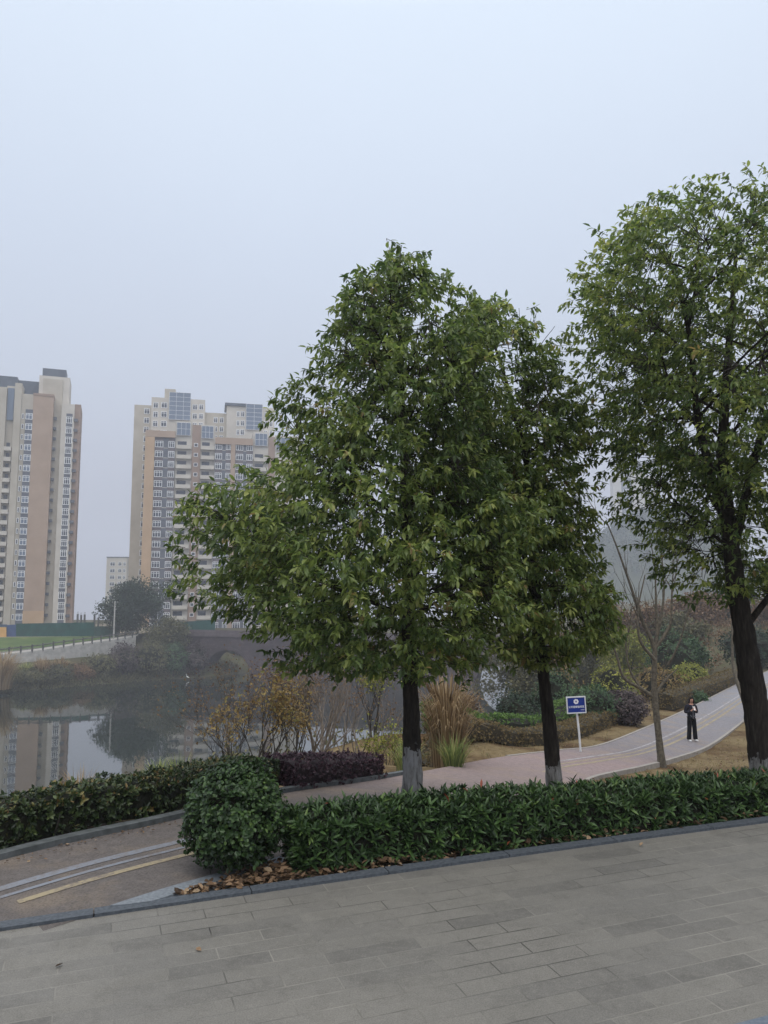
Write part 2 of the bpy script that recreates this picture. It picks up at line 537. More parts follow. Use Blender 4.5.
M_kerb = noisy('granite_kerb', srgb(60, 65, 71), srgb(86, 91, 97), 40, .7, .1, .004)
M_pk = noisy('path_edge_concrete', srgb(128, 122, 116), srgb(152, 146, 138), 6, .85)
def kerb(name, pts, width, h, mat, drop=.2):
    """raised strip following pts (left side is pts, right side offset)"""
    P = np.array(pts, float)
    T = unit(np.gradient(P[:, :2], axis=0))
    N = np.stack([T[:, 1], -T[:, 0]], -1)
    A = P.copy(); B = P.copy(); B[:, :2] += N * width
    mb = MB()
    rows = np.stack([A + (0, 0, -drop), A + (0, 0, h), B + (0, 0, h), B + (0, 0, -drop)], 1)
    m = len(P)
    ii = (np.arange(m - 1)[:, None] * 4 + np.arange(3)[None]).ravel()
    mb.add(rows.reshape(-1, 3), np.stack([ii, ii + 1, ii + 5, ii + 4], -1))
    mb.add(np.concatenate([rows[0], rows[-1]]), [(3, 2, 1, 0), (4, 5, 6, 7)])
    return tag(mb.build(name, mat), kind='structure')
# kerb stones along the plaza edge, each a metre long with a thin joint
xs = np.arange(-9, 13.01, .25)
for i in range(0, len(xs) - 4, 4):
    seg = xs[i:i + 5].copy(); seg[0] += .004; seg[-1] -= .004
    kerb('kerb', [(x, yk(x) + .11, 0) for x in seg], .11, .022, M_kerb)
kT_ = unit(np.gradient(SR[:, :2], axis=0)); kB_ = SR.copy(); kB_[:, :2] += np.stack([kT_[:, 1], -kT_[:, 0]], -1) * .15
ki_ = int(np.nonzero(SR[:, 1] > yk(SR[:, 0]) + .09)[0][0])
kA_, kB_ = SR[ki_:60].copy(), kB_[ki_:60]
kB_[:, 1] = np.maximum(kB_[:, 1], yk(kB_[:, 0]) + .075)
mb = MB()
rows = np.stack([kA_ + (0, 0, -.2), kA_ + (0, 0, .019), kB_ + (0, 0, .019), kB_ + (0, 0, -.2)], 1); m = len(kA_)
ii = (np.arange(m - 1)[:, None] * 4 + np.arange(3)[None]).ravel()
mb.add(rows.reshape(-1, 3), np.stack([ii, ii + 1, ii + 5, ii + 4], -1))
mb.add(np.concatenate([rows[0], rows[-1]]), [(3, 2, 1, 0), (4, 5, 6, 7)])
tag(mb.build('kerb', noisy('pale_granite_kerb', srgb(96, 102, 108), srgb(124, 129, 134), 40, .7, .1, .004)), kind='structure')
kerb('kerb', [tuple(p + np.array([-.09, .06, 0])) for p in SL[4:76]], .11, .05, noisy('mossy_kerb', srgb(70, 74, 74), srgb(98, 102, 104), 12, .8))
kerb('kerb', [tuple(p) for p in SR[93:210]], .10, .012, M_pk)
kerb('kerb', [tuple(p - np.array([.05, -.03, 0])) for p in SL[98:210]], .09, .012, M_pk)

# plaza paving
t = NT('plaza_stone_paving')
ang = math.atan(KA[1])
mp = t.n('ShaderNodeMapping', vector_type='TEXTURE'); mp.inputs['Rotation'].default_value = (0, 0, ang); mp.inputs['Location'].default_value = (0.1, yk(0.1), 0)
t.l(t.pos(), mp.inputs['Vector'])
br = t.n('ShaderNodeTexBrick'); br.offset = .5; br.offset_frequency = 2
t.l(mp.outputs[0], br.inputs['Vector'])
br.inputs['Scale'].default_value = 1; br.inputs['Brick Width'].default_value = .6; br.inputs['Row Height'].default_value = .15
br.inputs['Mortar Size'].default_value = .005; br.inputs['Mortar Smooth'].default_value = .3; br.inputs['Bias'].default_value = 0
br.inputs['Color1'].default_value = (0, 0, 0, 1); br.inputs['Color2'].default_value = (1, 1, 1, 1); br.inputs['Mortar'].default_value = (.5, .5, .5, 1)
big = t.noise(.45, 4); med = t.noise(3.5, 6, rough=.7); fin = t.noise(120, 3)
stone = t.ramp(big, [(.35, srgb(102, 100, 96)), (.65, srgb(120, 117, 111))])
tint = t.ramp(br.outputs['Color'], [(0, (0, 0, 0)), (.22, (.35, .35, .35)), (.4, (.6, .6, .6)), (1, (.75, .75, .75))])
stone = t.mix(t.math('MULTIPLY', t.math('SUBTRACT', 1, t.ramp(br.outputs['Color'], [(0, (0, 0, 0)), (.14, (1, 1, 1))])), .28), stone, srgb(84, 82, 78))
stone = t.mix(t.ramp(med, [(.46, (0, 0, 0)), (.72, (.5, .5, .5))]), stone, srgb(76, 74, 70))
stone = t.mix(t.math('MULTIPLY', br.outputs['Color'], .26), stone, srgb(142, 138, 128))
sp2 = t.noise(22, 5, rough=.8)
stone = t.mix(t.ramp(sp2, [(.5, (0, 0, 0)), (.72, (.4, .4, .4))]), stone, srgb(142, 138, 130))
stone = t.mix(t.ramp(t.noise(9, 6, rough=.8, dist=1.5), [(.55, (0, 0, 0)), (.72, (.45, .45, .45))]), stone, srgb(70, 68, 64))
stone = t.mix(t.math('MULTIPLY', t.ramp(fin, [(.4, (1, 1, 1)), (.6, (0, 0, 0))]), .35), stone, srgb(62, 60, 58))
jn = t.noise(.8, 3)
jcol = t.ramp(jn, [(.45, srgb(40, 38, 35)), (.56, srgb(134, 130, 122))])
jm = t.math('MULTIPLY', br.outputs['Fac'], t.ramp(t.noise(1.1, 4), [(.38, (.10, .10, .10)), (.62, (.85, .85, .85))]))
stone = t.mix(jm, stone, jcol)
t.base(stone)
rg = t.n('ShaderNodeMapRange'); rg.inputs['To Min'].default_value = .5; rg.inputs['To Max'].default_value = .8
t.l(med, rg.inputs['Value']); t.l(rg.outputs[0], t.b.inputs['Roughness'])
t.set(Specular_IOR_Level=.35)
hh = t.math('SUBTRACT', t.math('MULTIPLY', fin, .25), t.math('MULTIPLY', br.outputs['Fac'], 1.0))
t.bump(hh, .35, .006)
mb = MB()
xs = np.linspace(-14, 16, 61)
V = [(x, yk(x), 0) for x in xs] + [(x, -20, 0) for x in xs]
mb.add(V, [(i, i + 61, i + 62, i + 1) for i in range(60)])
tag(mb.build('plaza', t.m), kind='structure')
# second granite band crossing the plaza nearer the camera
b0 = onz(745, 1022, 0)
kerb('paving_band', [(b0[0] + s * math.cos(ang), b0[1] + s * math.sin(ang), 0) for s in np.linspace(-.1, 6, 8)], .2, .004, noisy('granite_band', srgb(84, 92, 104), srgb(104, 112, 122), 50, .65), drop=.05)

# ------------------------------------------------------------------ foliage materials
G = lambda *a: tuple(srgb(*a)[:3])
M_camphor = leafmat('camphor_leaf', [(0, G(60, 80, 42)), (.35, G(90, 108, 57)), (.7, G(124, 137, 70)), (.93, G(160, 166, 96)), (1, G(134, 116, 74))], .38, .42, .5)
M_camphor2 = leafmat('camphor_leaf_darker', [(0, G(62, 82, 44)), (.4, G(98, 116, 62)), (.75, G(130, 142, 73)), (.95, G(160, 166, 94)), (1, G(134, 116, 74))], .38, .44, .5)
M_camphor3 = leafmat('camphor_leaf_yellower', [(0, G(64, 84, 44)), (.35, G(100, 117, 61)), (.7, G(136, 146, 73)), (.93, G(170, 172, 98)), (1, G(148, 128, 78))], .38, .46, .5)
M_hedge = leafmat('laurel_leaf', [(0, G(32, 48, 27)), (.45, G(54, 76, 40)), (.8, G(78, 104, 55)), (.965, G(102, 122, 66)), (.985, G(128, 62, 44)), (1, G(140, 70, 48))], .38, .12)
M_ball = leafmat('privet_leaf', [(0, G(30, 44, 26)), (.5, G(48, 70, 36)), (.9, G(72, 96, 48)), (1, G(92, 114, 58))], .38, .15)
M_lhedge = leafmat('photinia_leaf', [(0, G(30, 42, 26)), (.5, G(52, 66, 37)), (.85, G(78, 90, 50)), (.94, G(114, 104, 60)), (1, G(118, 90, 58))], .4, .12)
M_purple = leafmat('purple_leaf', [(0, G(40, 25, 33)), (.5, G(68, 45, 55)), (1, G(104, 76, 84))], .5, .12)
M_core = noisy('hedge_dark_core', (.008, .010, .005), (.022, .022, .012), 25, .95, .6, .03)  # solid filler cores, coloured dark for the shaded gaps between leaves
M_corea = noisy('amber_dark_core', (.035, .028, .016), (.06, .05, .03), 25, .95, .6, .03)
M_corep = noisy('purple_dark_core', (.016, .010, .012), (.04, .025, .028), 25, .95, .6, .03)
M_yellow = leafmat('yellow_autumn_leaf', [(0, G(84, 68, 44)), (.4, G(122, 100, 60)), (.8, G(150, 130, 78)), (1, G(112, 112, 66))], .6, .35)
M_ygreen = leafmat('yellow_green_leaf', [(0, G(84, 92, 40)), (.5, G(124, 128, 52)), (1, G(160, 156, 70))], .6, .3)
M_lgreen = leafmat('light_green_leaf', [(0, G(52, 72, 38)), (.5, G(84, 112, 52)), (1, G(116, 142, 66))], .6, .25)
M_mgreen = leafmat('mid_green_leaf', [(0, G(36, 54, 36)), (.5, G(58, 82, 52)), (1, G(84, 108, 66))], .6, .2)
M_dgreen = leafmat('dark_green_leaf', [(0, G(20, 34, 24)), (.5, G(34, 52, 34)), (1, G(50, 70, 44))], .55, .15)
M_bamber = leafmat('amber_box_leaf', [(0, G(74, 62, 42)), (.5, G(110, 94, 60)), (1, G(136, 120, 78))], .7, .15)
M_olive = leafmat('olive_grey_leaf', [(0, G(58, 58, 40)), (.5, G(90, 88, 60)), (1, G(118, 114, 80))], .7, .2)
M_rust = leafmat('rust_leaf', [(0, G(76, 58, 44)), (.5, G(112, 86, 62)), (1, G(134, 112, 80))], .7, .2)
M_mauve = leafmat('mauve_leaf', [(0, G(48, 40, 44)), (.5, G(76, 66, 68)), (1, G(104, 92, 88))], .7, .15)
M_straw = leafmat('straw_blade', [(0, G(104, 84, 60)), (.5, G(146, 124, 92)), (1, G(172, 152, 120))], .75, .3)
M_litter = leafmat('fallen_leaf', [(0, G(62, 48, 36)), (.5, G(100, 78, 58)), (.85, G(132, 106, 80)), (1, G(156, 136, 110))], .7, .1)
M_blade = leafmat('dry_grass_blade', [(0, G(98, 88, 60)), (.5, G(134, 118, 84)), (.85, G(158, 142, 106)), (1, G(106, 112, 64))], .8, .25)
M_reed = leafmat('green_blade', [(0, G(80, 96, 56)), (.6, G(124, 136, 76)), (1, G(170, 168, 110))], .7, .3)
M_twig = noisy('twig_bark', (.03, .025, .02), (.06, .052, .044), 20, .9)
M_greytwig = noisy('pale_twig_bark', srgb(96, 88, 80), srgb(140, 130, 120), 12, .9)
M_greybark = noisy('grey_bark', srgb(62, 57, 49), srgb(108, 101, 88), 14, .9, .4, .01)

def barkmat(name, ztop):
    """dark fissured bark with lime wash up to ztop"""
    t = NT(name)
    op = t.objpos()
    mp = t.n('ShaderNodeMapping'); mp.inputs['Scale'].default_value = (30, 30, 5)
    t.l(op, mp.inputs['Vector'])
    f = t.noise(1, 6, vec=mp.outputs[0], rough=.65)
    dark = t.ramp(f, [(.3, (.010, .008, .007)), (.55, (.035, .029, .024)), (.8, (.075, .064, .054))])
    sepn = t.n('ShaderNodeSeparateXYZ'); t.l(op, sepn.inputs[0])
    n = t.noise(14, 4, vec=op)
    edge = t.math('ADD', sepn.outputs['Z'], t.math('MULTIPLY', t.math('ADD', t.math('SUBTRACT', n, .5), t.math('SUBTRACT', f, .5)), .34))
    mk = t.math('GREATER_THAN', ztop, edge)
    lime = t.ramp(f, [(.32, srgb(56, 54, 52)), (.47, srgb(128, 126, 124)), (.8, srgb(164, 164, 166))])
    t.base(t.mix(mk, dark, lime))
    t.set(Roughness=.9, Specular_IOR_Level=.15)
    t.bump(f, .9, .02)
    return t.m

# ------------------------------------------------------------------ evergreen street trees
def profile_at(prof, z):
    p = np.array(prof)
    zs = p[:, 0]
    o = np.argsort(zs)
    return np.interp(z, zs[o], p[o, 1]), np.interp(z, zs[o], p[o, 2])

def street_tree(name, label, base_px, D, trunk_px, prof_px, r0, n_tips, leaf, mats, wash_py, seed, per=11, depth=1.0, limbs=30, lum=.22, gap=-.35, fork=None, kexp=1.5, vmean=.42, dead=(), leaf_w=.36, outer=.42):
    r = np.random.default_rng(seed)
    z0 = None
    pts = [at(px, py, D) for px, py in trunk_px]
    base = pts[0].copy()
    base[2] = tz(base[0], base[1]) - .05
    pts[0] = base
    root = empty(name, base, label, 'tree')
    off = base
    pts = np.array(pts) - off
    prof = []
    for py, xl, xr in prof_px:
        a, b = at(xl, py, D), at(xr, py, D)
        prof.append((a[2] - off[2], a[0] - off[0], b[0] - off[0]))
    zt = [p[0] for p in prof]
    zmin, zmax = min(zt), max(zt)
    # trunk
    cur = catmull(pts, 10)
    frac = np.linspace(0, 1, len(cur))
    rad = r0 * (1 - .62 * frac ** .9) * (1 + .45 * np.exp(-frac * 22))
    mb = MB()
    mb.tube(cur, rad, n=18, wob=.055)
    def axis_at(z):
        return np.array([np.interp(z, cur[:, 2], cur[:, 0]), np.interp(z, cur[:, 2], cur[:, 1])])
    # leader(s) up to the top
    pxl, pxr = profile_at(prof, zmax - .05)
    topc = np.array([(pxl + pxr) / 2, 0, zmax - .35])
    lead = catmull([cur[-2], cur[-1], (cur[-1] + topc) / 2 + r.normal(0, .04, 3), topc], 8)[8:]
    mb.tube(lead, np.linspace(rad[-1], .012, len(lead)), n=8)
    if fork:
        for fp in fork:
            L = [cur[int(fp[0] * (len(cur) - 1))]] + [at(px, py, D + dy) - off for px, py, dy in fp[1]]
            c = catmull(L, 8)
            mb.tube(c, np.linspace(rad[int(fp[0] * (len(cur) - 1))] * fp[2], .015, len(c)), n=8)
            lead = np.vstack([lead, c])
    spine = np.vstack([cur[len(cur) // 3:], lead])
    # limbs
    limb_pts = [spine]
    def envelope(z, th):
        xl, xr = profile_at(prof, z)
        cx = (xl + xr) / 2; rx = (xr - xl) / 2
        return cx, rx, rx * depth
    for i in range(limbs):
        z = zmin + (zmax - zmin) * (r.uniform(.14, .93))
        th = i * 2.399 + r.uniform(-.4, .4)
        cx, rx, ry = envelope(z, th)
        fr = r.uniform(.55, .8)
        tgt = np.array([cx + math.cos(th) * rx * fr, math.sin(th) * ry * fr, z])
        h = np.linalg.norm(tgt[:2])
        zs = z - h * r.uniform(.35, .85)
        s = spine[np.argmin(np.abs(spine[:, 2] - max(zs, zmin + .12 * (zmax - zmin))) + .2 * np.linalg.norm(spine[:, :2] - tgt[:2], axis=1))]
        mid = s * .5 + tgt * .5 + np.array([0, 0, -.06 * h]) + r.normal(0, .06, 3)
        c = catmull([s, mid, tgt], 6)
        ra = max(.009, r0 * .2 * (1 - (s[2] / zmax) * .6))
        mb.tube(c, np.linspace(ra, .006, len(c)), n=5, cap=False)
        limb_pts.append(c)
        for k in range(3):
            a = c[r.integers(4, 10)]
            th2 = th + r.uniform(-1.0, 1.0)
            t2 = a + np.array([math.cos(th2), math.sin(th2), r.uniform(-.3, .3)]) * r.uniform(.12, .25)
            ex0, ex1 = profile_at(prof, t2[2])
            if t2[2] > zmax - .35 or abs(t2[0] - (ex0 + ex1) / 2) > .82 * (ex1 - ex0) / 2: continue
            c2 = catmull([a, (a + t2) / 2 + r.normal(0, .04, 3), t2], 4)
            mb.tube(c2, np.linspace(.008, .004, len(c2)), n=4, cap=False)
            limb_pts.append(c2)
    for dpx in dead:
        c = catmull([at(px, py, D + .3) - off for px, py in dpx], 6)
        mb.tube(c, np.linspace(.008, .003, len(c)), n=4, cap=False)
    mb.build('trunk', mats[1], root, smooth=True)
    LP = np.vstack(limb_pts)
    # twig tips
    vn1, vn2 = VN(seed + 1, 2.6), VN(seed + 2, 3.4)
    M = n_tips * 4
    zz = r.uniform(zmin, zmax, M)
    xl, xr = profile_at(prof, zz)
    keep = r.random(M) < ((xr - xl) / (xr - xl).max()) ** kexp
    zz, xl, xr = zz[keep], xl[keep], xr[keep]
    th = r.uniform(0, 2 * PI, len(zz))
    u = r.random(len(zz)) ** outer
    cx, rx = (xl + xr) / 2, (xr - xl) / 2
    sh = np.stack([np.cos(th) * 2, np.sin(th) * 2, zz * 1.3], -1)
    lump = 1 + lum * vn1(sh) * .8
    P = np.stack([cx + np.cos(th) * rx * u * lump, np.sin(th) * rx * depth * u * lump, zz + r.normal(0, .05, len(zz))], -1)
    ok = vn2(P) > gap
    P = P[ok][:n_tips]
    th = th[ok][:n_tips]
    n = len(P)
    # twig: from the nearest limb point towards the tip
    ax = np.stack([np.interp(P[:, 2], spine[:, 2], spine[:, 0]), np.interp(P[:, 2], spine[:, 2], spine[:, 1])], -1)
    outd = P.copy(); outd[:, :2] -= ax; outd[:, 2] = 0
    outd = unit(outd)
    tdir = unit(outd + np.stack([r.normal(0, .35, n), r.normal(0, .35, n), r.normal(.12, .35, n)], -1))
    mc = MB()
    tdir[:, 2] = np.maximum(tdir[:, 2], -.12)
    tl = r.uniform(.12, .26, n)
    S0 = P - tdir * tl[:, None]
    # twig stems as 3 sided prisms
    j = np.zeros(n, int)
    for i in range(0, n, 500):
        d2 = ((S0[i:i + 500, None] - LP[None]) ** 2).sum(-1)
        j[i:i + 500] = d2.argmin(1)
    Q = LP[j]
    far = np.linalg.norm(Q - S0, axis=1) > .45
    Q[far] = S0[far]
    def sticks(A, B, ra, rb):
        d = unit(B - A); s = unit(np.cross(d, np.array([.3, .2, .9]))); q = np.cross(d, s)
        rings = []
        for base_, rr in ((A, ra), (B, rb)):
            for a in (0, 2.094, 4.189):
                rings.append(base_ + (s * math.cos(a) + q * math.sin(a)) * rr)
        v = np.stack(rings, 1)
        fs = np.array([[0, 1, 4, 3], [1, 2, 5, 4], [2, 0, 3, 5]])
        mc.add(v.reshape(-1, 3), (fs[None] + (np.arange(len(A)) * 6)[:, None, None]).reshape(-1, 4), 1)
    sticks(Q, S0, .005, .0035); sticks(S0, P, .0035, .002)
    # leaves in sprays
    k = per
    s = np.tile(np.linspace(.1, 1.0, k), n)
    T = np.repeat(tdir, k, 0)
    PB = np.repeat(P, k, 0) - T * (np.repeat(tl, k) * (1 - s))[:, None]
    PB = PB + r.normal(0, .012, PB.shape)
    a = np.tile(np.arange(k) * 2.399, n) + np.repeat(r.uniform(0, 6.28, n), k)
    e1 = unit(np.cross(T, np.array([0, 0, 1.0]) + r.normal(0, .01, 3))); e2 = np.cross(T, e1)
    perp = e1 * np.cos(a)[:, None] + e2 * np.sin(a)[:, None]
    dr = r.uniform(.15, .9, len(s))
    LD = unit(T * .55 + perp * .75 + np.stack([0 * dr, 0 * dr, -dr], -1) + r.normal(0, .2, PB.shape))
    LN = unit(np.array([0, 0, 1.0]) + perp * .35 + r.normal(0, .35, PB.shape))
    ln = leaf * r.uniform(.65, 1.2, len(s))
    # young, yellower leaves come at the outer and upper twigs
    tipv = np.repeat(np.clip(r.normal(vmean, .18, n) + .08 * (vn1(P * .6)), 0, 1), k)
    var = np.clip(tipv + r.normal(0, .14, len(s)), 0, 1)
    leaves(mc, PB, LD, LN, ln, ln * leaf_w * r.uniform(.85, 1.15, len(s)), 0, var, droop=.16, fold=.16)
    mc.build('crown', [mats[0], M_twig], root, smooth=False)
    return root

M_bark1 = barkmat('bark_limewash_front', .88)
M_bark2 = barkmat('bark_limewash_middle', .66)
M_bark3 = barkmat('bark_limewash_side', .66)
street_tree('evergreen_tree', 'broad evergreen tree with a pointed top and lime washed trunk behind the hedge', None, 8.0,
    [(413, 815), (412, 760), (411, 705), (409, 650), (407, 560), (404, 470)],
    [(244, 390, 402), (256, 374, 422), (275, 350, 446), (298, 328, 478), (312, 318, 506), (335, 312, 514), (350, 308, 514), (380, 296, 514), (415, 280, 512), (450, 266, 515), (475, 250, 520), (500, 200, 520),
     (525, 184, 530), (560, 190, 535), (590, 190, 540), (615, 202, 540), (640, 232, 520), (658, 262, 500), (670, 300, 470)],
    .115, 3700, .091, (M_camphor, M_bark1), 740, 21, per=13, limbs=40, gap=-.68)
street_tree('evergreen_tree', 'evergreen tree on the thin dark leaning trunk, next to the blue sign', None, 9.2,
    [(556, 800), (551, 740), (545, 690), (540, 640), (534, 560), (526, 460)],
    [(304, 470, 508), (318, 446, 536), (345, 440, 558), (375, 450, 570), (410, 440, 584), (450, 430, 592), (490, 430, 598), (530, 430, 604), (565, 430, 614), (595, 430, 628),
     (615, 440, 632), (635, 450, 622), (650, 465, 600), (664, 490, 560)],
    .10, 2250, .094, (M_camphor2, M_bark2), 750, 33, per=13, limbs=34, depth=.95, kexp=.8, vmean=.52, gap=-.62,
    dead=[[(528, 430), (520, 370), (512, 322)], [(528, 430), (524, 365), (516, 312)], [(528, 430), (522, 360), (519, 308)], [(530, 420), (528, 350), (531, 318)], [(530, 420), (536, 345), (533, 312)], [(524, 350), (530, 330), (536, 314)], [(532, 400), (538, 352), (555, 326)], [(534, 410), (545, 380), (544, 352)], [(540, 395), (552, 370), (563, 362)], [(516, 380), (508, 345), (504, 322)]])
street_tree('evergreen_tree', 'tall evergreen tree with thick leaning trunk cut by the photo edge', None, 8.6,
    [(770, 800), (761, 740), (750, 670), (737, 590), (728, 520), (722, 450)],
    [(204, 690, 790), (212, 636, 830), (228, 592, 860), (248, 575, 880), (280, 564, 900), (330, 560, 915), (380, 558, 925), (430, 568, 930), (465, 578, 930), (492, 618, 925),
     (530, 634, 915), (565, 656, 900), (596, 680, 870)],
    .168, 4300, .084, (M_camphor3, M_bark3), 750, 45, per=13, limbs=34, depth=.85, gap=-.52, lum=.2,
    fork=[(.75, [(700, 430, -.2), (690, 340, -.4), (676, 275, -.5)], .6), (.7, [(760, 440, .3), (790, 360, .5), (798, 285, .5)], .65), (.5, [(790, 570, .2), (850, 500, .2), (880, 420, .1)], .36)])

# ------------------------------------------------------------------ hedges and shrubs
def hedge(name, label, cat, line, width, height, mat, core, n, leaf, lw, seed, var_top=0, shoot=.5, ground=True):
    r = np.random.default_rng(seed)
    P = np.array(line, float)
    seg = np.r_[0, np.cumsum(np.linalg.norm(np.diff(P, axis=0), axis=1))]
    o = P[0].copy()
    root = empty(name, o, label, cat)
    vn = VN(seed + 3, 2.2)
    def frame(s):
        c = np.stack([np.interp(s, seg, P[:, i]) for i in range(3)], -1)
        c2 = np.stack([np.interp(np.minimum(s + .05, seg[-1]), seg, P[:, i]) for i in range(3)], -1)
        c1 = np.stack([np.interp(np.maximum(s - .05, 0), seg, P[:, i]) for i in range(3)], -1)
        T = unit((c2 - c1) * (1, 1, 0))
        return c, T, np.stack([T[:, 1], -T[:, 0], 0 * s], -1)
    # solid dark core swept along, standing in for the shaded inside
    m = max(8, int(seg[-1] / .25))
    ss = np.linspace(.04, seg[-1] - .04, m)
    c, T, N = frame(ss)
    mb = MB()
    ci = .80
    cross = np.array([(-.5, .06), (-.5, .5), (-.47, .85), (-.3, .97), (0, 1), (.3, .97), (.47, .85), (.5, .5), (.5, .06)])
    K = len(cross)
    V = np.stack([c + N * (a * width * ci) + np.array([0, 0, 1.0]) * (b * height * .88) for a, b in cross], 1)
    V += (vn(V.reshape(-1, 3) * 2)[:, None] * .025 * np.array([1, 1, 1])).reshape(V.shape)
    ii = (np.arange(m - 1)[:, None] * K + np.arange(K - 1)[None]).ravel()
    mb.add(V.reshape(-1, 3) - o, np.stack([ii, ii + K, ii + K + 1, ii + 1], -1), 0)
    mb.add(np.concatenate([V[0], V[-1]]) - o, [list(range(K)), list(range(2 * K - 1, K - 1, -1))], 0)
    mb.build('dark_core', core, root)
    # leaves: rosettes on the shell
    k = 6
    nr = n // k
    s = r.uniform(0, seg[-1], nr)
    c, T, N = frame(s)
    per = r.uniform(0, 2 * height + width, nr)
    a = np.where(per < height, -.5, np.where(per < height + width, (per - height) / width - .5, .5))
    b = np.where(per < height, per / height, np.where(per < height + width, 1.0, (per - height - width) / height))
    nrm = np.where((per < height)[:, None], -N, np.where((per < height + width)[:, None], np.array([0, 0, 1.0]), N))
    # round the top edges
    edge = sstep(.3, .5, np.abs(a)) * sstep(.8, 1.0, b)
    B = c + N * (a * width)[:, None] + np.array([0, 0, 1.0]) * (b * height - edge * .06)[:, None]
    lump = vn(B * 1.1) * .035 + r.normal(0, .02, nr) - np.abs(r.normal(0, .03, nr))
    B = B + nrm * lump[:, None]
    # end caps
    ends = r.random(nr) < (width * 1.2 / (seg[-1] + width))
    if ends.any():
        en = ends.sum(); side = r.random(en) < .5
        ce, Te, Ne = frame(np.where(side, 0.0, seg[-1]))
        B[ends] = ce + Ne * (r.uniform(-.48, .48, en) * width)[:, None] + np.array([0, 0, 1.0]) * (r.uniform(.05, .95, en) * height)[:, None]
        nrm[ends] = np.where(side[:, None], -Te, Te)
    up = np.array([0, 0, 1.0])
    ax = unit(nrm * .8 + up * shoot + r.normal(0, .35, (nr, 3)))
    A = np.repeat(ax, k, 0)
    e1 = unit(np.cross(A, np.array([.3, .5, .8]))); e2 = np.cross(A, e1)
    an = np.tile(np.arange(k) * 2.399, nr) + np.repeat(r.uniform(0, 6.28, nr), k)
    perp = e1 * np.cos(an)[:, None] + e2 * np.sin(an)[:, None]
    tt = np.tile(np.linspace(.2, 1, k), nr)
    PB = np.repeat(B, k, 0) - A * (leaf * .5 * (1 - tt))[:, None]
    LD = unit(A * (.35 + .5 * tt)[:, None] + perp * (1.0 - .3 * tt)[:, None] + r.normal(0, .15, PB.shape))
    ln = leaf * r.uniform(.6, 1.2, len(PB))
    vb = np.repeat(np.clip(r.normal(.42, .2, nr) + var_top * b * .35 * (r.random(nr) < .6), 0, .955), k)
    vv = np.clip(vb + r.normal(0, .12, len(PB)), 0, .96)
    red = r.random(len(PB)) < .004
    vv[red] = 1.0
    if var_top:
        vv = np.where(r.random(len(PB)) < np.repeat(np.clip(b - .75, 0, 1), k) * var_top * 2.2, r.uniform(.85, 1, len(PB)), vv)
    mf = MB()
    leaves(mf, PB - o, LD, A + perp * -.3, ln, ln * lw, 0, vv, droop=.1, fold=.18)
    # few stems near the ground
    for q in range(int(seg[-1] * 5)):
        s1 = r.uniform(0, seg[-1], 1); cc, _, nn = frame(s1)
        p0 = cc[0] + nn[0] * r.uniform(-.42, .42) * width; p1 = p0 + np.array([r.normal(0, .06), r.normal(0, .06), height * .6])
        mf.tube([p0 - o, (p0 + p1) / 2 - o + r.normal(0, .02, 3), p1 - o], [.009, .007, .004], n=4, mat=1, cap=False)
    mf.build('foliage', [mat, M_twig], root)
    return root

fl = []
for x in np.arange(-.72, 8.6, .25):
    fl.append((x, yk(x) + .11 + .08 + .26, -.01 - .10 * min(1, max(0, (x - .5) / 3.5))))
hedge('hedge', 'long glossy green clipped hedge along the edge of the paved plaza', 'hedge', fl, .50, .43, M_hedge, M_core, 34000, .088, .26, 101, shoot=.75)

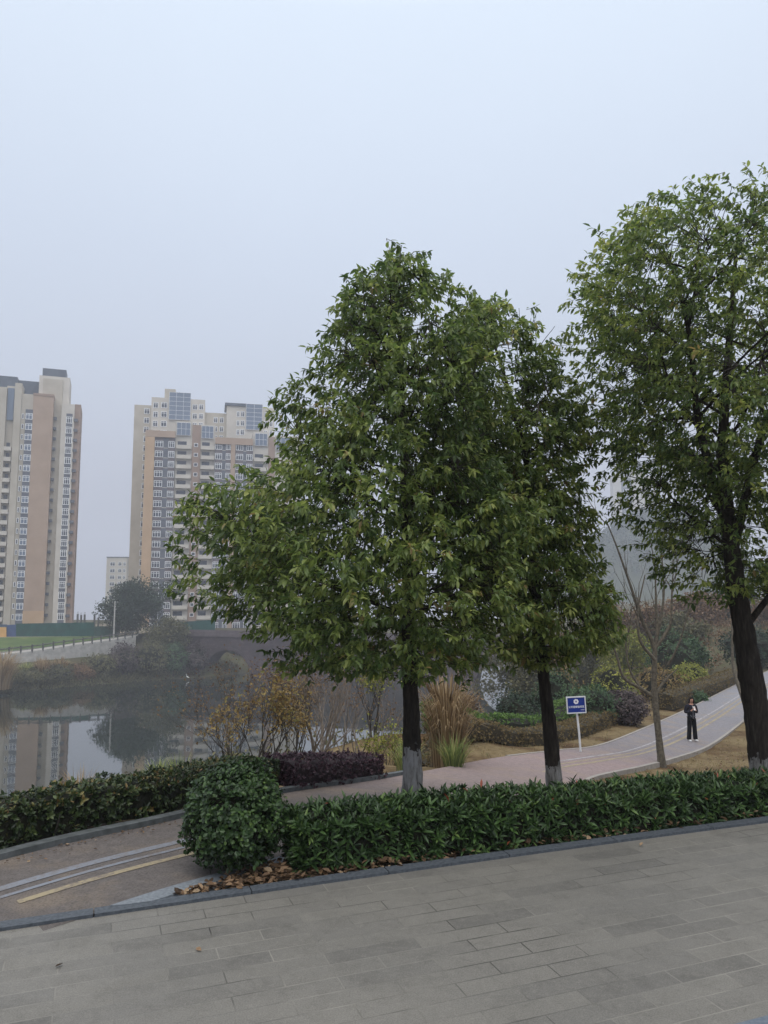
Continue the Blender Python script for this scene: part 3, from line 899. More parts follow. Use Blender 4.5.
def bush(name, label, cat, base, w, h, mat, n, leaf, seed, lw=.55, group=None, core=M_core, d=None, lump=.12, squash=1.0, stem=True, simple=False, corefrac=.78, gap=-9, zlow=.0, k=5):
    r = np.random.default_rng(seed)
    base = np.array(base, float)
    root = empty(name, base, label, cat, group)
    d = d or w
    vn = VN(seed, 2.2)
    u = r.normal(0, 1, (n // k, 3)); u = unit(u)
    u[:, 2] = np.where(u[:, 2] < -.88, -u[:, 2], u[:, 2])
    lu = 1 + lump * vn(u * 2.0) + lump * .5 * vn(u * 4.5)
    rad = r.random(len(u)) ** .22 * lu
    R = np.array([w / 2, d / 2, h * .5])
    c = np.array([0, 0, h * .5])
    P = u * R * rad[:, None] + c
    P[:, 2] = np.maximum(P[:, 2], zlow + .03)
    ok = vn(P * 3 / max(w, .5)) > gap
    P, u = P[ok], u[ok]
    m = len(P)
    ax = unit(u + np.array([0, 0, .35]) + r.normal(0, .3, u.shape))
    A = np.repeat(ax, k, 0)
    e1 = unit(np.cross(A, np.array([.3, .5, .8]))); e2 = np.cross(A, e1)
    an = np.tile(np.arange(k) * 2.399, m) + np.repeat(r.uniform(0, 6.28, m), k)
    perp = e1 * np.cos(an)[:, None] + e2 * np.sin(an)[:, None]
    PB = np.repeat(P, k, 0) + r.normal(0, leaf * .5, (m * k, 3))
    LD = unit(A * .5 + perp + r.normal(0, .2, PB.shape))
    ln = leaf * r.uniform(.6, 1.25, len(PB))
    vv = np.clip(np.repeat(np.clip(r.normal(.45, .18, m) + .12 * vn(P * 2 / max(w, .5)), 0, 1), k) + r.normal(0, .15, len(PB)), 0, 1)
    mf = MB()
    leaves(mf, PB, LD, A - perp * .2, ln, ln * lw, 0, vv, droop=.1, fold=.15, simple=simple)
    mats = [mat, core]
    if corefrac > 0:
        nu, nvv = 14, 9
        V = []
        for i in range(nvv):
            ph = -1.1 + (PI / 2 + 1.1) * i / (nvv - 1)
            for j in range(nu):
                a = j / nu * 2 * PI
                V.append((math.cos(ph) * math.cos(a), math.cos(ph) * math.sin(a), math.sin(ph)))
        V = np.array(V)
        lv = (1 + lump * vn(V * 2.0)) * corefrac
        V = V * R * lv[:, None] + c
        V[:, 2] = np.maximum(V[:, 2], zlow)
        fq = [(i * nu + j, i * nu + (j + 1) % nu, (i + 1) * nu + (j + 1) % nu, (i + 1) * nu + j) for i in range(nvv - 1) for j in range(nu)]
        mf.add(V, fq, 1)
    mf.build('foliage', mats, root)
    if stem:
        ms = MB()
        for q in range(5):
            a = r.uniform(0, 6.28)
            e = np.array([math.cos(a) * w * .25, math.sin(a) * d * .25, h * .55])
            ms.tube([(math.cos(a) * w * .06, math.sin(a) * w * .06, -.06), e * .5 + r.normal(0, .02, 3), e], [max(.012, w * .018), max(.009, w * .012), .006], n=5, cap=False)
        ms.build('stem', M_twig, root)
    return root

bb = onz(236, 880, 0)
b_c = np.array([bb[0] - .07, bb[1] + .27, -.03])
bush('round_shrub', 'round clipped green shrub at the left end of the long hedge', 'shrub', b_c, .80, .84, M_ball, 12000, .040, 77, lw=.62, lump=.07, corefrac=.72, k=6)

# left hedge on the lake side of the path and its purple end
off_l = np.array([-.52, .36, 0])
ll = [tuple(p + np.array([-.36, .28, .0])) for p in SL[4:50:2]]
hedge('hedge', 'dark clipped hedge with brownish tips between the path and the lake', 'hedge', ll, .56, .37, M_lhedge, M_core, 22000, .05, .5, 131, var_top=.26, shoot=.3)
ll2 = [tuple(p + np.array([-.34, .2, .0])) for p in SL[50:67:2]]
hedge('purple_hedge', 'short purple leaved hedge at the far end of the dark hedge', 'hedge', ll2, .75, .36, M_purple, M_corep, 8000, .045, .55, 141, shoot=.4)

# fallen leaves (uncountable litter)
r = np.random.default_rng(5)
Pts = []
# wedge between the two kerbs
for i in range(4200):
    x = r.uniform(-2.0, 8); dy = r.uniform(.12, .56)
    y = yk(x) + dy
    if x < -.3:
        y = yk(x) + .12 + r.uniform(0, max(.03, (x + 2.1) * .6))
        j_ = int(np.argmin(((SR[:, :2] - (x, y)) ** 2).sum(1))); t_ = SR[j_ + 1] - SR[j_]; t_ = t_ / np.linalg.norm(t_)
        if (x - SR[j_, 0]) * t_[1] - (y - SR[j_, 1]) * t_[0] < .18: continue
    if x > .0 and r.random() < .55: continue
    Pts.append((x, y, (.035 if False else .01) + r.uniform(0, .04)))
for i in range(1500):
    x = r.uniform(-2.0, .6); y = yk(x) + .12 + r.uniform(0, max(.03, min(.55, (x + 2.1) * .6)))
    j_ = int(np.argmin(((SR[:, :2] - (x, y)) ** 2).sum(1))); t_ = SR[j_ + 1] - SR[j_]; t_ = t_ / np.linalg.norm(t_)
    if (x - SR[j_, 0]) * t_[1] - (y - SR[j_, 1]) * t_[0] < .17: continue
    Pts.append((x, y, r.uniform(-.02, .04)))
for q in ((55, 967), (196, 948), (48, 881), (640, 846)):
    pp = onz(*q, 0.01); Pts.append((pp[0], pp[1], .012))
NL = len(Pts)
Pts = np.array(Pts)
PT2 = []
for i in range(1800):   # on the dry grass beyond the hedge
    s = r.uniform(0, 1)
    x = r.uniform(3.5, 16); y = r.uniform(8, 26)
    PT2.append((x, y))
PT2 = np.array(PT2)
jj = np.array([np.argmin(((SMID[:, :2] - q) ** 2).sum(1)) for q in PT2])
dd = np.sqrt(((SMID[jj, :2] - PT2) ** 2).sum(1)) - SHALF[jj]
PT2 = PT2[(dd > .0) & ((PT2[:, 1] < SMID[jj, 1]))]
PT2 = np.column_stack([PT2, terrain(PT2[:, 0], PT2[:, 1]) + .03])
# thin drift along the left kerb on the path
PT3 = []
for i in range(160):
    j = r.integers(8, 44); f = abs(r.normal(0, .10))
    p = SL[j] + (SR[j] - SL[j]) * f; PT3.append((p[0] + r.normal(0, .04), p[1] + r.normal(0, .04), p[2] + .012))
ALL = np.vstack([Pts, PT2, np.array(PT3)])
n = len(ALL)
mb = MB()
a = r.uniform(0, 6.28, n)
sz = np.where(np.arange(n) < NL, r.uniform(.035, .085, n), r.uniform(.04, .10, n)); sz[NL + len(PT2):] *= .4
leaves(mb, ALL, np.stack([np.cos(a), np.sin(a), r.normal(.05, .25, n)], -1), np.stack([r.normal(0, .35, n), r.normal(0, .35, n), np.ones(n)], -1), sz, sz * .5, 0, r.random(n), droop=-.12, fold=.3)
tag(mb.build('fallen_leaves', M_litter), 'brown fallen leaves scattered under the hedge and over the dry grass', 'leaves', kind='stuff')

# dry grass blades on the verges
def grass_patch(name, label, pts, mat, h, n_per, seed):
    r = np.random.default_rng(seed)
    n = len(pts) * n_per
    P = np.repeat(pts, n_per, 0) + np.column_stack([r.normal(0, .035, (n, 2)), np.zeros(n)])
    a = r.uniform(0, 6.28, n)
    ln = h * r.uniform(.5, 1.4, n)
    D = np.stack([np.cos(a) * .6, np.sin(a) * .6, r.uniform(.3, 1.1, n)], -1)
    N = np.stack([np.cos(a + .3), np.sin(a + .3), np.zeros(n) + .2], -1)
    mb = MB()
    leaves(mb, P, D, N, ln, np.maximum(ln * .12, .006), 0, r.random(n), droop=.3, fold=.1, simple=True)
    return tag(mb.build(name, mat), label, 'grass', kind='stuff')
q = np.column_stack([r.uniform(2, 30, 16000), r.uniform(7.5, 48, 16000)])
q = q[r.random(len(q)) < np.clip(14 / q[:, 1], .25, 1)]
jj = np.array([np.argmin(((SMID[:, :2] - z_) ** 2).sum(1)) for z_ in q])
dd = np.sqrt(((SMID[jj, :2] - q) ** 2).sum(1)) - SHALF[jj]
q = q[(dd > .13) & (dd < 9) & (q[:, 1] > yk(q[:, 0]) + 1.0)]
# lake side: only the narrow verge
jj = np.array([np.argmin(((SMID[:, :2] - z_) ** 2).sum(1)) for z_ in q])
side = ((SL[jj] - SR[jj])[:, :2] * (q - SMID[jj, :2])).sum(1) > 0
dd = np.sqrt(((SMID[jj, :2] - q) ** 2).sum(1)) - SHALF[jj]
q = q[(~side) | (dd < 2.6)]
q = np.column_stack([q, terrain(q[:, 0], q[:, 1]) - .01])
grass_patch('dry_grass', 'short dry straw coloured grass on both sides of the path', q, M_blade, .09, 5, 6)

# ------------------------------------------------------------------ bare and thin trees
def branches(mb, p, d, L, rad, level, maxlev, r, spread=.5, upb=.25, kids=(2, 4), mat=0, tips=None, shrink=.68):
    n = 4
    pts = [np.array(p)]
    dd = np.array(d, float)
    for i in range(n):
        dd = unit(dd + r.normal(0, .10, 3) + np.array([0, 0, upb * .25]))
        pts.append(pts[-1] + dd * L / n)
    pts = np.array(pts)
    end = rad * (.55 if level < maxlev else .3)
    mb.tube(pts, np.linspace(rad, end, n + 1), n=6 if level < 2 else 4, mat=mat, cap=level == maxlev)
    if tips is not None and level >= maxlev - 1:
        for q in pts[1:]: tips.append((q, dd.copy()))
    if level >= maxlev: return
    nk = r.integers(kids[0], kids[1] + 1)
    for k in range(nk):
        t = r.uniform(.45, 1.0) if k else 1.0
        i = int(round(t * n))
        a = r.uniform(0, 6.28)
        s = unit(np.cross(dd, np.array([math.cos(a), math.sin(a), .3])))
        nd = unit(dd + s * spread * r.uniform(.6, 1.3) + np.array([0, 0, upb]))
        branches(mb, pts[i], nd, L * shrink * r.uniform(.8, 1.15), end * (.8 if k else .95), level + 1, maxlev, r, spread, upb, kids, mat, tips, shrink)

def bare_tree(name, label, base, h, rad, seed, levels=4, spread=.55, upb=.25, kids=(2, 4), mat=None, trunk_frac=.35, lean=(0, 0), cat='tree', group=None, leafm=None, leaf=.06, perleaf=0, shrink=.68, stems=1, keep=.5):
    r = np.random.default_rng(seed)
    root = empty(name, base, label, cat, group)
    mb = MB(); tips = []
    for s in range(stems):
        d = unit(np.array([lean[0] + (r.normal(0, .3) if stems > 1 else 0), lean[1] + (r.normal(0, .3) if stems > 1 else 0), 1.0]))
        branches(mb, (r.normal(0, .05) * (stems > 1), r.normal(0, .05) * (stems > 1), -.1), d, h * trunk_frac, rad, 0, levels, r, spread, upb, kids, 0, tips, shrink)
    mb.build('trunk' if stems == 1 else 'stem', mat or M_greybark, root, smooth=True)
    if leafm is not None and perleaf:
        mf = MB()
        T = np.array([q for q, _ in tips]); Dd = np.array([d for _, d in tips])
        T = np.repeat(T, perleaf, 0); Dd = np.repeat(Dd, perleaf, 0)
        kp = r.random(len(T)) < keep; T, Dd = T[kp], Dd[kp]
        n = len(T)
        T = T + r.normal(0, leaf * .6, T.shape)
        ln = leaf * r.uniform(.6, 1.3, n)
        leaves(mf, T, Dd + r.normal(0, .8, T.shape) + np.array([0, 0, -.3]), np.array([0, 0, 1.0]) + r.normal(0, .5, T.shape), ln, ln * .6, 0, np.clip(r.random(n), 0, 1), simple=True)
        mf.build('crown', leafm, root)
    return root

# small pollard-like bare tree beside the path (explicit limbs)
def pollard():
    D = 21.5
    base = at(662, 762, D); base[2] = tz(base[0], base[1]) - .05
    root = empty('bare_tree', base, 'small bare tree with grey trunk forking low beside the path', 'tree')
    mb = MB(); r = np.random.default_rng(3)
    P = lambda px, py, dy=0: at(px, py, D + dy) - base
    tr = catmull([(0, 0, 0), P(658, 730), P(655, 700), P(654, 680), P(655, 650)], 6)
    mb.tube(tr, np.linspace(.098, .07, len(tr)) * (1 + .4 * np.exp(-np.linspace(0, 1, len(tr)) * 14)), n=10, wob=.03)
    def limb(pts, r0, sub=4):
        c = catmull([P(*q) for q in pts], 5)
        mb.tube(c, np.linspace(r0, .015, len(c)), n=6, cap=False)
        for k in range(sub):
            i = r.integers(len(c) // 3, len(c) - 1)
            d = unit(c[min(i + 1, len(c) - 1)] - c[i - 1])
            branches(mb, c[i], unit(d + r.normal(0, .5, 3) + np.array([0, 0, .5])), r.uniform(.5, 1.1), .018, 2, 4, r, .4, .35, (1, 3))
    limb([(654, 697), (640, 688), (624, 678), (618, 660), (613, 640), (616, 615)], .06)
    limb([(654, 697), (664, 682), (678, 668)], .06, 1)
    limb([(655, 650), (650, 636), (642, 620), (632, 590), (618, 550), (606, 520)], .07)
    limb([(655, 650), (657, 630), (656, 600), (655, 560)], .06)
    limb([(655, 648), (664, 636), (671, 620), (672, 590), (674, 560)], .06)
    limb([(656, 640, .2), (661, 618, .3), (664, 590, .4), (662, 560, .4)], .05)
    limb([(655, 660, -.2), (640, 640, -.3), (638, 610, -.4), (645, 575, -.3)], .05)
    limb([(640, 688), (630, 670), (626, 645), (630, 625)], .03, 2)
    limb([(668, 665, -.2), (676, 650, -.3), (684, 628, -.4), (690, 600, -.4)], .035, 2)
    mb.build('trunk', M_greybark, root, smooth=True)
pollard()

hb = hit(708, 690)
bare_tree('bare_tree', 'leaning leafless tree behind the thick trunk, branches spreading left', at(757, 712, 33) * (1, 1, 0) + (0, 0, tz(at(757, 712, 33)[0], 33)), 7.5, .13, 63, levels=4, spread=.5, lean=(-.35, .1), trunk_frac=.4, kids=(2, 4))

# ------------------------------------------------------------------ sign
def make_sign():
    D = 21.0
    base = onz(581, 748, -2.2); base[2] = tz(base[0], base[1]); D = base[1]
    root = empty('park_sign', base, 'small blue sign with white writing and round emblem on a white post', 'sign')
    top = at(577, 712, D) - base
    top2 = at(575.4, 699, D) - base
    mb = MB()
    mb.tube([(0, 0, -.2), top * .5, top2], [.032, .032, .032], n=8)
    Mwm = noisy('white_painted_metal', (.55, .56, .58), (.68, .69, .70), 8, .45)
    mb.build('post', Mwm, root, smooth=True)
    c = at(575.7, 704.6, D) - base
    wv = at(585.4, 704.6, D) - at(566, 704.6, D)
    hv = at(575.7, 696, D) - at(575.7, 713, D)
    W, H = np.linalg.norm(wv), np.linalg.norm(hv)
    b = bpy.data.objects.new('board', None)
    lean = math.atan2(top2[0] - top[0], (top2[2] - top[2])) * .6
    # board frame
    mb = MB()
    t_ = .032
    mb.box(-W / 2, W / 2, -.020, .012, H / 2 - t_, H / 2); mb.box(-W / 2, W / 2, -.020, .012, -H / 2, -H / 2 + t_)
    mb.box(-W / 2, -W / 2 + t_, -.0195, .0115, -H / 2 + t_, H / 2 - t_); mb.box(W / 2 - t_, W / 2, -.0195, .0115, -H / 2 + t_, H / 2 - t_)
    mbd = MB(); mbd.box(-W / 2 + t_, W / 2 - t_, -.012, .008, -H / 2 + t_, H / 2 - t_)
    Mblue = noisy('blue_sign_face', srgb(18, 40, 112), srgb(24, 52, 132), 3, .4)
    board = mbd.build('board', Mblue, root)
    board.location = Vector((c[0], c[1] - .05, c[2])); board.rotation_euler = (0, lean * .8, 0)
    mb.build('frame', Mwm, board)
    # emblem: ring of a disc with a small shield
    me = MB()
    ang = np.arange(28) / 28 * 2 * PI
    er = H * .15
    ez = H * .20
    V = [(0, -.016, ez)] + [(math.cos(a) * er * (1 + .07 * math.cos(7 * a)), -.016, ez + math.sin(a) * er * (1 + .07 * math.cos(7 * a))) for a in ang]
    me.add(V, [(0, 1 + (i + 1) % 28, 1 + i) for i in range(28)], 0)
    V = [(0, -.019, ez)] + [(math.cos(a) * er * .3, -.019, ez + math.sin(a) * er * .38) for a in ang]
    me.add(V, [(0, 1 + (i + 1) % 28, 1 + i) for i in range(28)], 1)
    me.build('emblem', [noisy('emblem_white', (.62, .62, .68), (.7, .7, .74), 5, .5), noisy('emblem_violet', srgb(98, 84, 130), srgb(110, 96, 140), 5, .5)], board)
    Mtxt = noisy('white_lettering', (.68, .7, .76), (.76, .78, .82), 5, .5)
    def text(body, size, x, z, align, name):
        cu = bpy.data.curves.new(name, 'FONT'); cu.body = body; cu.size = size; cu.align_x = align; cu.align_y = 'CENTER'; cu.extrude = .001; cu.offset = size * .012
        tmp = bpy.data.objects.new(name, cu); COL.objects.link(tmp)
        bpy.context.view_layer.update()
        dg = bpy.context.evaluated_depsgraph_get()
        m = bpy.data.meshes.new_from_object(tmp.evaluated_get(dg))
        bpy.data.objects.remove(tmp)
        m.materials.clear(); m.materials.append(Mtxt)
        o = bpy.data.objects.new(name, m); COL.objects.link(o); o.parent = board
        o.location = (x, -.016, z); o.rotation_euler = (PI / 2, 0, 0)
    text('公共视频监控区', W * .118, 0, -H * .12, 'CENTER', 'lettering')
    text('公共区域', W * .05, W * .40, -H * .30, 'RIGHT', 'lettering')
make_sign()

# ------------------------------------------------------------------ person
def skin_obj(name, joints, edges, mat, parent, levels=2, root=0):
    me = bpy.data.meshes.new(name)
    me.from_pydata([j[0] for j in joints], edges, [])
    o = bpy.data.objects.new(name, me); COL.objects.link(o); o.parent = parent
    o.modifiers.new('Skin', 'SKIN'); 
    sub = o.modifiers.new('Sub', 'SUBSURF'); sub.levels = levels; sub.render_levels = levels
    if not me.skin_vertices: me.skin_vertices.new()
    for i, j in enumerate(joints):
        rr = j[1] if isinstance(j[1], tuple) else (j[1], j[1])
        me.skin_vertices[0].data[i].radius = rr
    me.skin_vertices[0].data[root].use_root = True
    bpy.context.view_layer.update()
    dg = bpy.context.evaluated_depsgraph_get()
    m2 = bpy.data.meshes.new_from_object(o.evaluated_get(dg))
    o.modifiers.clear()
    o.data = m2
    for p_ in m2.polygons: p_.use_smooth = True
    m2.materials.clear(); m2.materials.append(mat)
    return o
def person():
    f = onz(692.5, 741.5, -3.4)
    f[2] = float(np.interp(f[1], SMID[:, 1], SMID[:, 2])) + .0
    D = f[1]
    f = np.array([onz(692.5, 741, f[2])[0], onz(692.5, 741, f[2])[1], f[2]])
    hh = (at(692, 697, f[1]) - f)[2]
    S = hh / 1.66
    root = empty('person', f, 'person in dark jacket, black trousers and white shoes looking at a phone', 'person')
    root.scale = (S, S, S)
    root.rotation_euler = (0, 0, .12)
    skin = noisy('skin', srgb(176, 132, 112), srgb(196, 152, 130), 10, .5)
    jac = noisy('dark_navy_jacket', (.010, .010, .016), (.022, .022, .034), 30, .9, .3, .01, spec=.12)
    tro = noisy('black_trousers', (.004, .004, .005), (.009, .009, .011), 20, .95, .3, .01, spec=.08)
    hair = noisy('black_hair', (.008, .006, .005), (.02, .015, .012), 60, .45, .4, .004)
    shoe = noisy('white_shoe', (.6, .6, .6), (.72, .72, .7), 20, .5)
    # -y is the front
    J = [((0, .0, .90), (.10, .07)), ((0, .01, 1.08), (.105, .08)), ((0, .01, 1.26), (.13, .085)), ((0, .012, 1.37), (.075, .06)), ((0, -.005, 1.43), (.045, .045)), ((0, -.03, 1.50), (.062, .075)), ((0, -.035, 1.57), (.072, .085)), ((0, -.02, 1.63), (.045, .055))]
    E = [(0, 1), (1, 2), (2, 3), (3, 4), (4, 5), (5, 6), (6, 7)]
    for s in (-1, 1):
        n = len(J)
        J += [((s * .165, .01, 1.33), .05), ((s * .215, .03, 1.08), .038), ((s * .13, -.14, 1.13), .030), ((s * .05, -.20, 1.215), (.022, .028)), ((s * .028, -.215, 1.255), (.018, .026))]
        E += [(3, n), (n, n + 1), (n + 1, n + 2), (n + 2, n + 3), (n + 3, n + 4)]
        n = len(J)
        J += [((s * .085, 0, .84), .085), ((s * .10, -.01, .47), .055), ((s * .115, .02, .09), .036), ((s * .118, -.05, .035), (.032, .028)), ((s * .122, -.12, .028), (.03, .022))]
        E += [(0, n), (n, n + 1), (n + 1, n + 2), (n + 2, n + 3), (n + 3, n + 4)]
    body = skin_obj('body', J, E, skin, root)
    # face details as part of the head: nose and ears in the body colour are pixels wide; hands have fingers round the phone
    mf = MB()
    for s in (-1, 1):
        for k in range(4):
            z = 1.225 + k * .016
            L = .05 - abs(k - 1.5) * .006
            mf.tube([(s * .045, -.215, z), (s * .048, -.235, z + .002), (s * .034, -.245, z + .003), (s * (.034 - L * .4), -.243, z + .004)], [.0085, .0085, .008, .006], n=6)
        mf.tube([(s * .038, -.205, 1.235), (s * .026, -.222, 1.262), (s * .012, -.232, 1.275)], [.010, .009, .007], n=6)
        mf.tube([(s * .074, -.03, 1.535), (s * .078, -.022, 1.555), (s * .074, -.02, 1.58)], [.008, .012, .008], n=6)
    mf.tube([(0, -.115, 1.575), (0, -.128, 1.552), (0, -.12, 1.543)], [.009, .013, .012], n=6)

    import bmesh
    bm = bmesh.new(); bm.from_mesh(body.data); ex = mf.mesh('extra', skin, True); bm.from_mesh(ex); bm.to_mesh(body.data); bm.free(); bpy.data.meshes.remove(ex)
    for s in (-1, 1):
        me_ = MB()
        me_.tube([(s * .044, -.112, 1.578), (s * .028, -.120, 1.576), (s * .016, -.121, 1.577)], [.004, .007, .004], n=6)
        me_.build('eye', hair, root)
    mm = MB(); mm.tube([(-.022, -.108, 1.515), (0, -.116, 1.513), (.022, -.108, 1.515)], [.004, .006, .004], n=6); mm.build('mouth', noisy('lips', srgb(140, 80, 76), srgb(150, 88, 82), 9, .5), root)
    JJ = [((0, .005, .80), (.175, .125)), ((0, .01, 1.00), (.17, .12)), ((0, .01, 1.20), (.165, .115)), ((0, .012, 1.34), (.11, .085)), ((0, .01, 1.41), (.065, .065))]
    EE = [(0, 1), (1, 2), (2, 3), (3, 4)]
    for s in (-1, 1):
        n = len(JJ)
        JJ += [((s * .18, .012, 1.32), .078), ((s * .235, .035, 1.08), .068), ((s * .145, -.12, 1.115), .055), ((s * .085, -.175, 1.17), .044)]
        EE += [(3, n), (n, n + 1), (n + 1, n + 2), (n + 2, n + 3)]
    jo = skin_obj('jacket', JJ, EE, jac, root)
    mz = MB(); mz.tube([(0, -.128, .88), (0, -.135, 1.05), (0, -.118, 1.22), (0, -.09, 1.36)], .006, n=5)
    for s in (-1, 1): mz.tube([(s * .05, -.125, .93), (s * .10, -.112, 1.0)], .005, n=5)
    mz.build('zip', noisy('metal_zip', (.3, .3, .32), (.4, .4, .42), 9, .4), jo)
    TJ = [((0, 0, .97), (.13, .10))]; TE = []
    for s in (-1, 1):
        n = len(TJ)
        TJ += [((s * .085, 0, .80), (.105, .10)), ((s * .105, -.005, .47), (.085, .085)), ((s * .13, .01, .10), (.088, .09)), ((s * .133, .01, .045), (.09, .092))]
        TE += [(0, n), (n, n + 1), (n + 1, n + 2), (n + 2, n + 3)]
    skin_obj('trousers', TJ, TE, tro, root)
    for s in (-1, 1):
        so_ = skin_obj('shoe', [((s * .125, .05, .035), (.045, .04)), ((s * .13, -.06, .035), (.05, .036)), ((s * .135, -.145, .028), (.042, .026))], [(0, 1), (1, 2)], shoe, root)
    HJ = [((0, .01, 1.68), (.085, .085)), ((0, .0, 1.63), (.115, .115)), ((0, .04, 1.54), (.11, .08)), ((0, .05, 1.44), (.10, .055)), ((0, .055, 1.36), (.09, .045))]
    HE = [(0, 1), (1, 2), (2, 3), (3, 4)]
    for s in (-1, 1):
        n = len(HJ)
        HJ += [((s * .075, -.04, 1.60), (.028, .035)), ((s * .088, -.035, 1.50), (.026, .032)), ((s * .085, -.03, 1.41), (.024, .028))]
        HE += [(1, n), (n, n + 1), (n + 1, n + 2)]
    n = len(HJ)
    HJ += [((0, -.105, 1.615), (.075, .035))]; HE += [(0, n)]
    skin_obj('hair', HJ, HE, hair, root, levels=2)
    # the phone
    mp_ = MB(); mp_.box(-.04, .04, -.007, .007, -.078, .078)
    ph = mp_.build('phone', noisy('pale_phone_case', (.62, .58, .56), (.7, .66, .64), 20, .4))
    Rz = math.cos(.12), math.sin(.12)
    lx, ly, lz = 0, -.232, 1.265
    ph.location = Vector((f[0] + S * (lx * Rz[0] - ly * Rz[1]), f[1] + S * (lx * Rz[1] + ly * Rz[0]), f[2] + S * lz))
    ph.rotation_euler = (-.5, 0, .12); ph.scale = (S, S, S)
    ms_ = MB(); ms_.box(-.015, .015, -.011, -.0072, .035, .065); ms_.build('camera_bump', noisy('black_glass', (.01, .01, .01), (.02, .02, .02), 9, .2), ph)
    tag(ph, 'pale phone held up in both hands by the person on the path', 'phone')
person()

# ------------------------------------------------------------------ path-side planting on the right
def along(i0, i1, off, n):
    """points off metres to the lake side of the path's left edge"""
    ids = np.linspace(i0, i1, n)
    A = np.stack([np.interp(ids, np.arange(len(SL)), SL[:, k]) for k in range(3)], -1)
    B = np.stack([np.interp(ids, np.arange(len(SR)), SR[:, k]) for k in range(3)], -1)
    d = unit((A - B) * (1, 1, 0))
    P = A + d * off
    P[:, 2] = terrain(P[:, 0], P[:, 1])
    return P
hedge('low_hedge', 'low amber brown clipped hedge with a gap, beside the dry grass verge', 'hedge', along(88, 148, 1.6, 30), .9, .55, M_bamber, M_corea, 24000, .05, .5, 151, shoot=.3)
hedge('low_hedge', 'shorter amber clipped hedge running up behind the walking person', 'hedge', along(158, 178, 1.6, 14), 1.3, .85, M_bamber, M_corea, 16000, .06, .5, 153, shoot=.3)
hedge('low_hedge', 'bright light green low hedge just behind the amber hedge', 'hedge', along(104, 150, 2.75, 24), 1.1, .95, M_lgreen, M_core, 12000, .085, .55, 155, shoot=.4)

def spx(px, py):           # ground point seen at a pixel
    return hit(px, py)
def wpx(n, D): return n * D / F
SHR = [  # name, label, cat, px, py, D, wpx, hpx, mat, n, seed
 ('round_shrub', 'mauve grey ball shrub standing behind the amber hedge', 'shrub', 624, 726, 31, 46, 36, M_mauve, 5000, 201),
 ('round_shrub', 'small dark green ball shrub behind the head of the person', 'shrub', 694, 708, 40, 24, 17, M_mgreen, 2500, 202),
 ('shrub', 'mid green bushy shrub right behind the blue sign', 'shrub', 590, 728, 31, 60, 42, M_mgreen, 4500, 203),
 ('shrub', 'blue green spreading shrub by the thin dark trunk, above the light hedge', 'shrub', 520, 742, 28, 56, 52, M_dgreen, 4500, 204),
 ('shrub', 'green shrub to the upper left of the blue sign with orange tips', 'shrub', 556, 724, 36, 50, 56, M_mgreen, 4000, 205),
 ('shrub', 'orange yellow autumn shrub right above the blue sign', 'shrub', 561, 700, 44, 40, 40, M_yellow, 3000, 206),
 ('shrub', 'yellow flowering shrub behind the mauve ball shrub', 'shrub', 612, 696, 46, 52, 30, M_ygreen, 3000, 207),
 ('shrub', 'low yellow shrub beside the small bare tree', 'shrub', 660, 694, 48, 46, 28, M_yellow, 2500, 208),
 ('shrub', 'wide green shrub on the slope above the person', 'shrub', 672, 676, 58, 50, 46, M_mgreen, 3000, 209),
 ('shrub', 'yellow green shrub low on the slope above the path bend', 'shrub', 690, 690, 54, 34, 26, M_ygreen, 2200, 210),
 ('shrub', 'dark round evergreen shrub beside the thick leaning trunk', 'shrub', 752, 664, 62, 60, 40, M_dgreen, 3500, 211),
]
for nm, lb, ct, px, py, D, wp, hp, mt, n, sd in SHR:
    p_ = at(px, py, D)
    zg = tz(p_[0], p_[1])
    top = at(px, py - hp, D)[2]
    bush(nm, lb, ct, (p_[0], D, zg - .05), wpx(wp, D), max(.5, top - zg), mt, n, max(.07, D * .0032), sd, lump=.16 if nm == 'shrub' else .06, lw=.6)

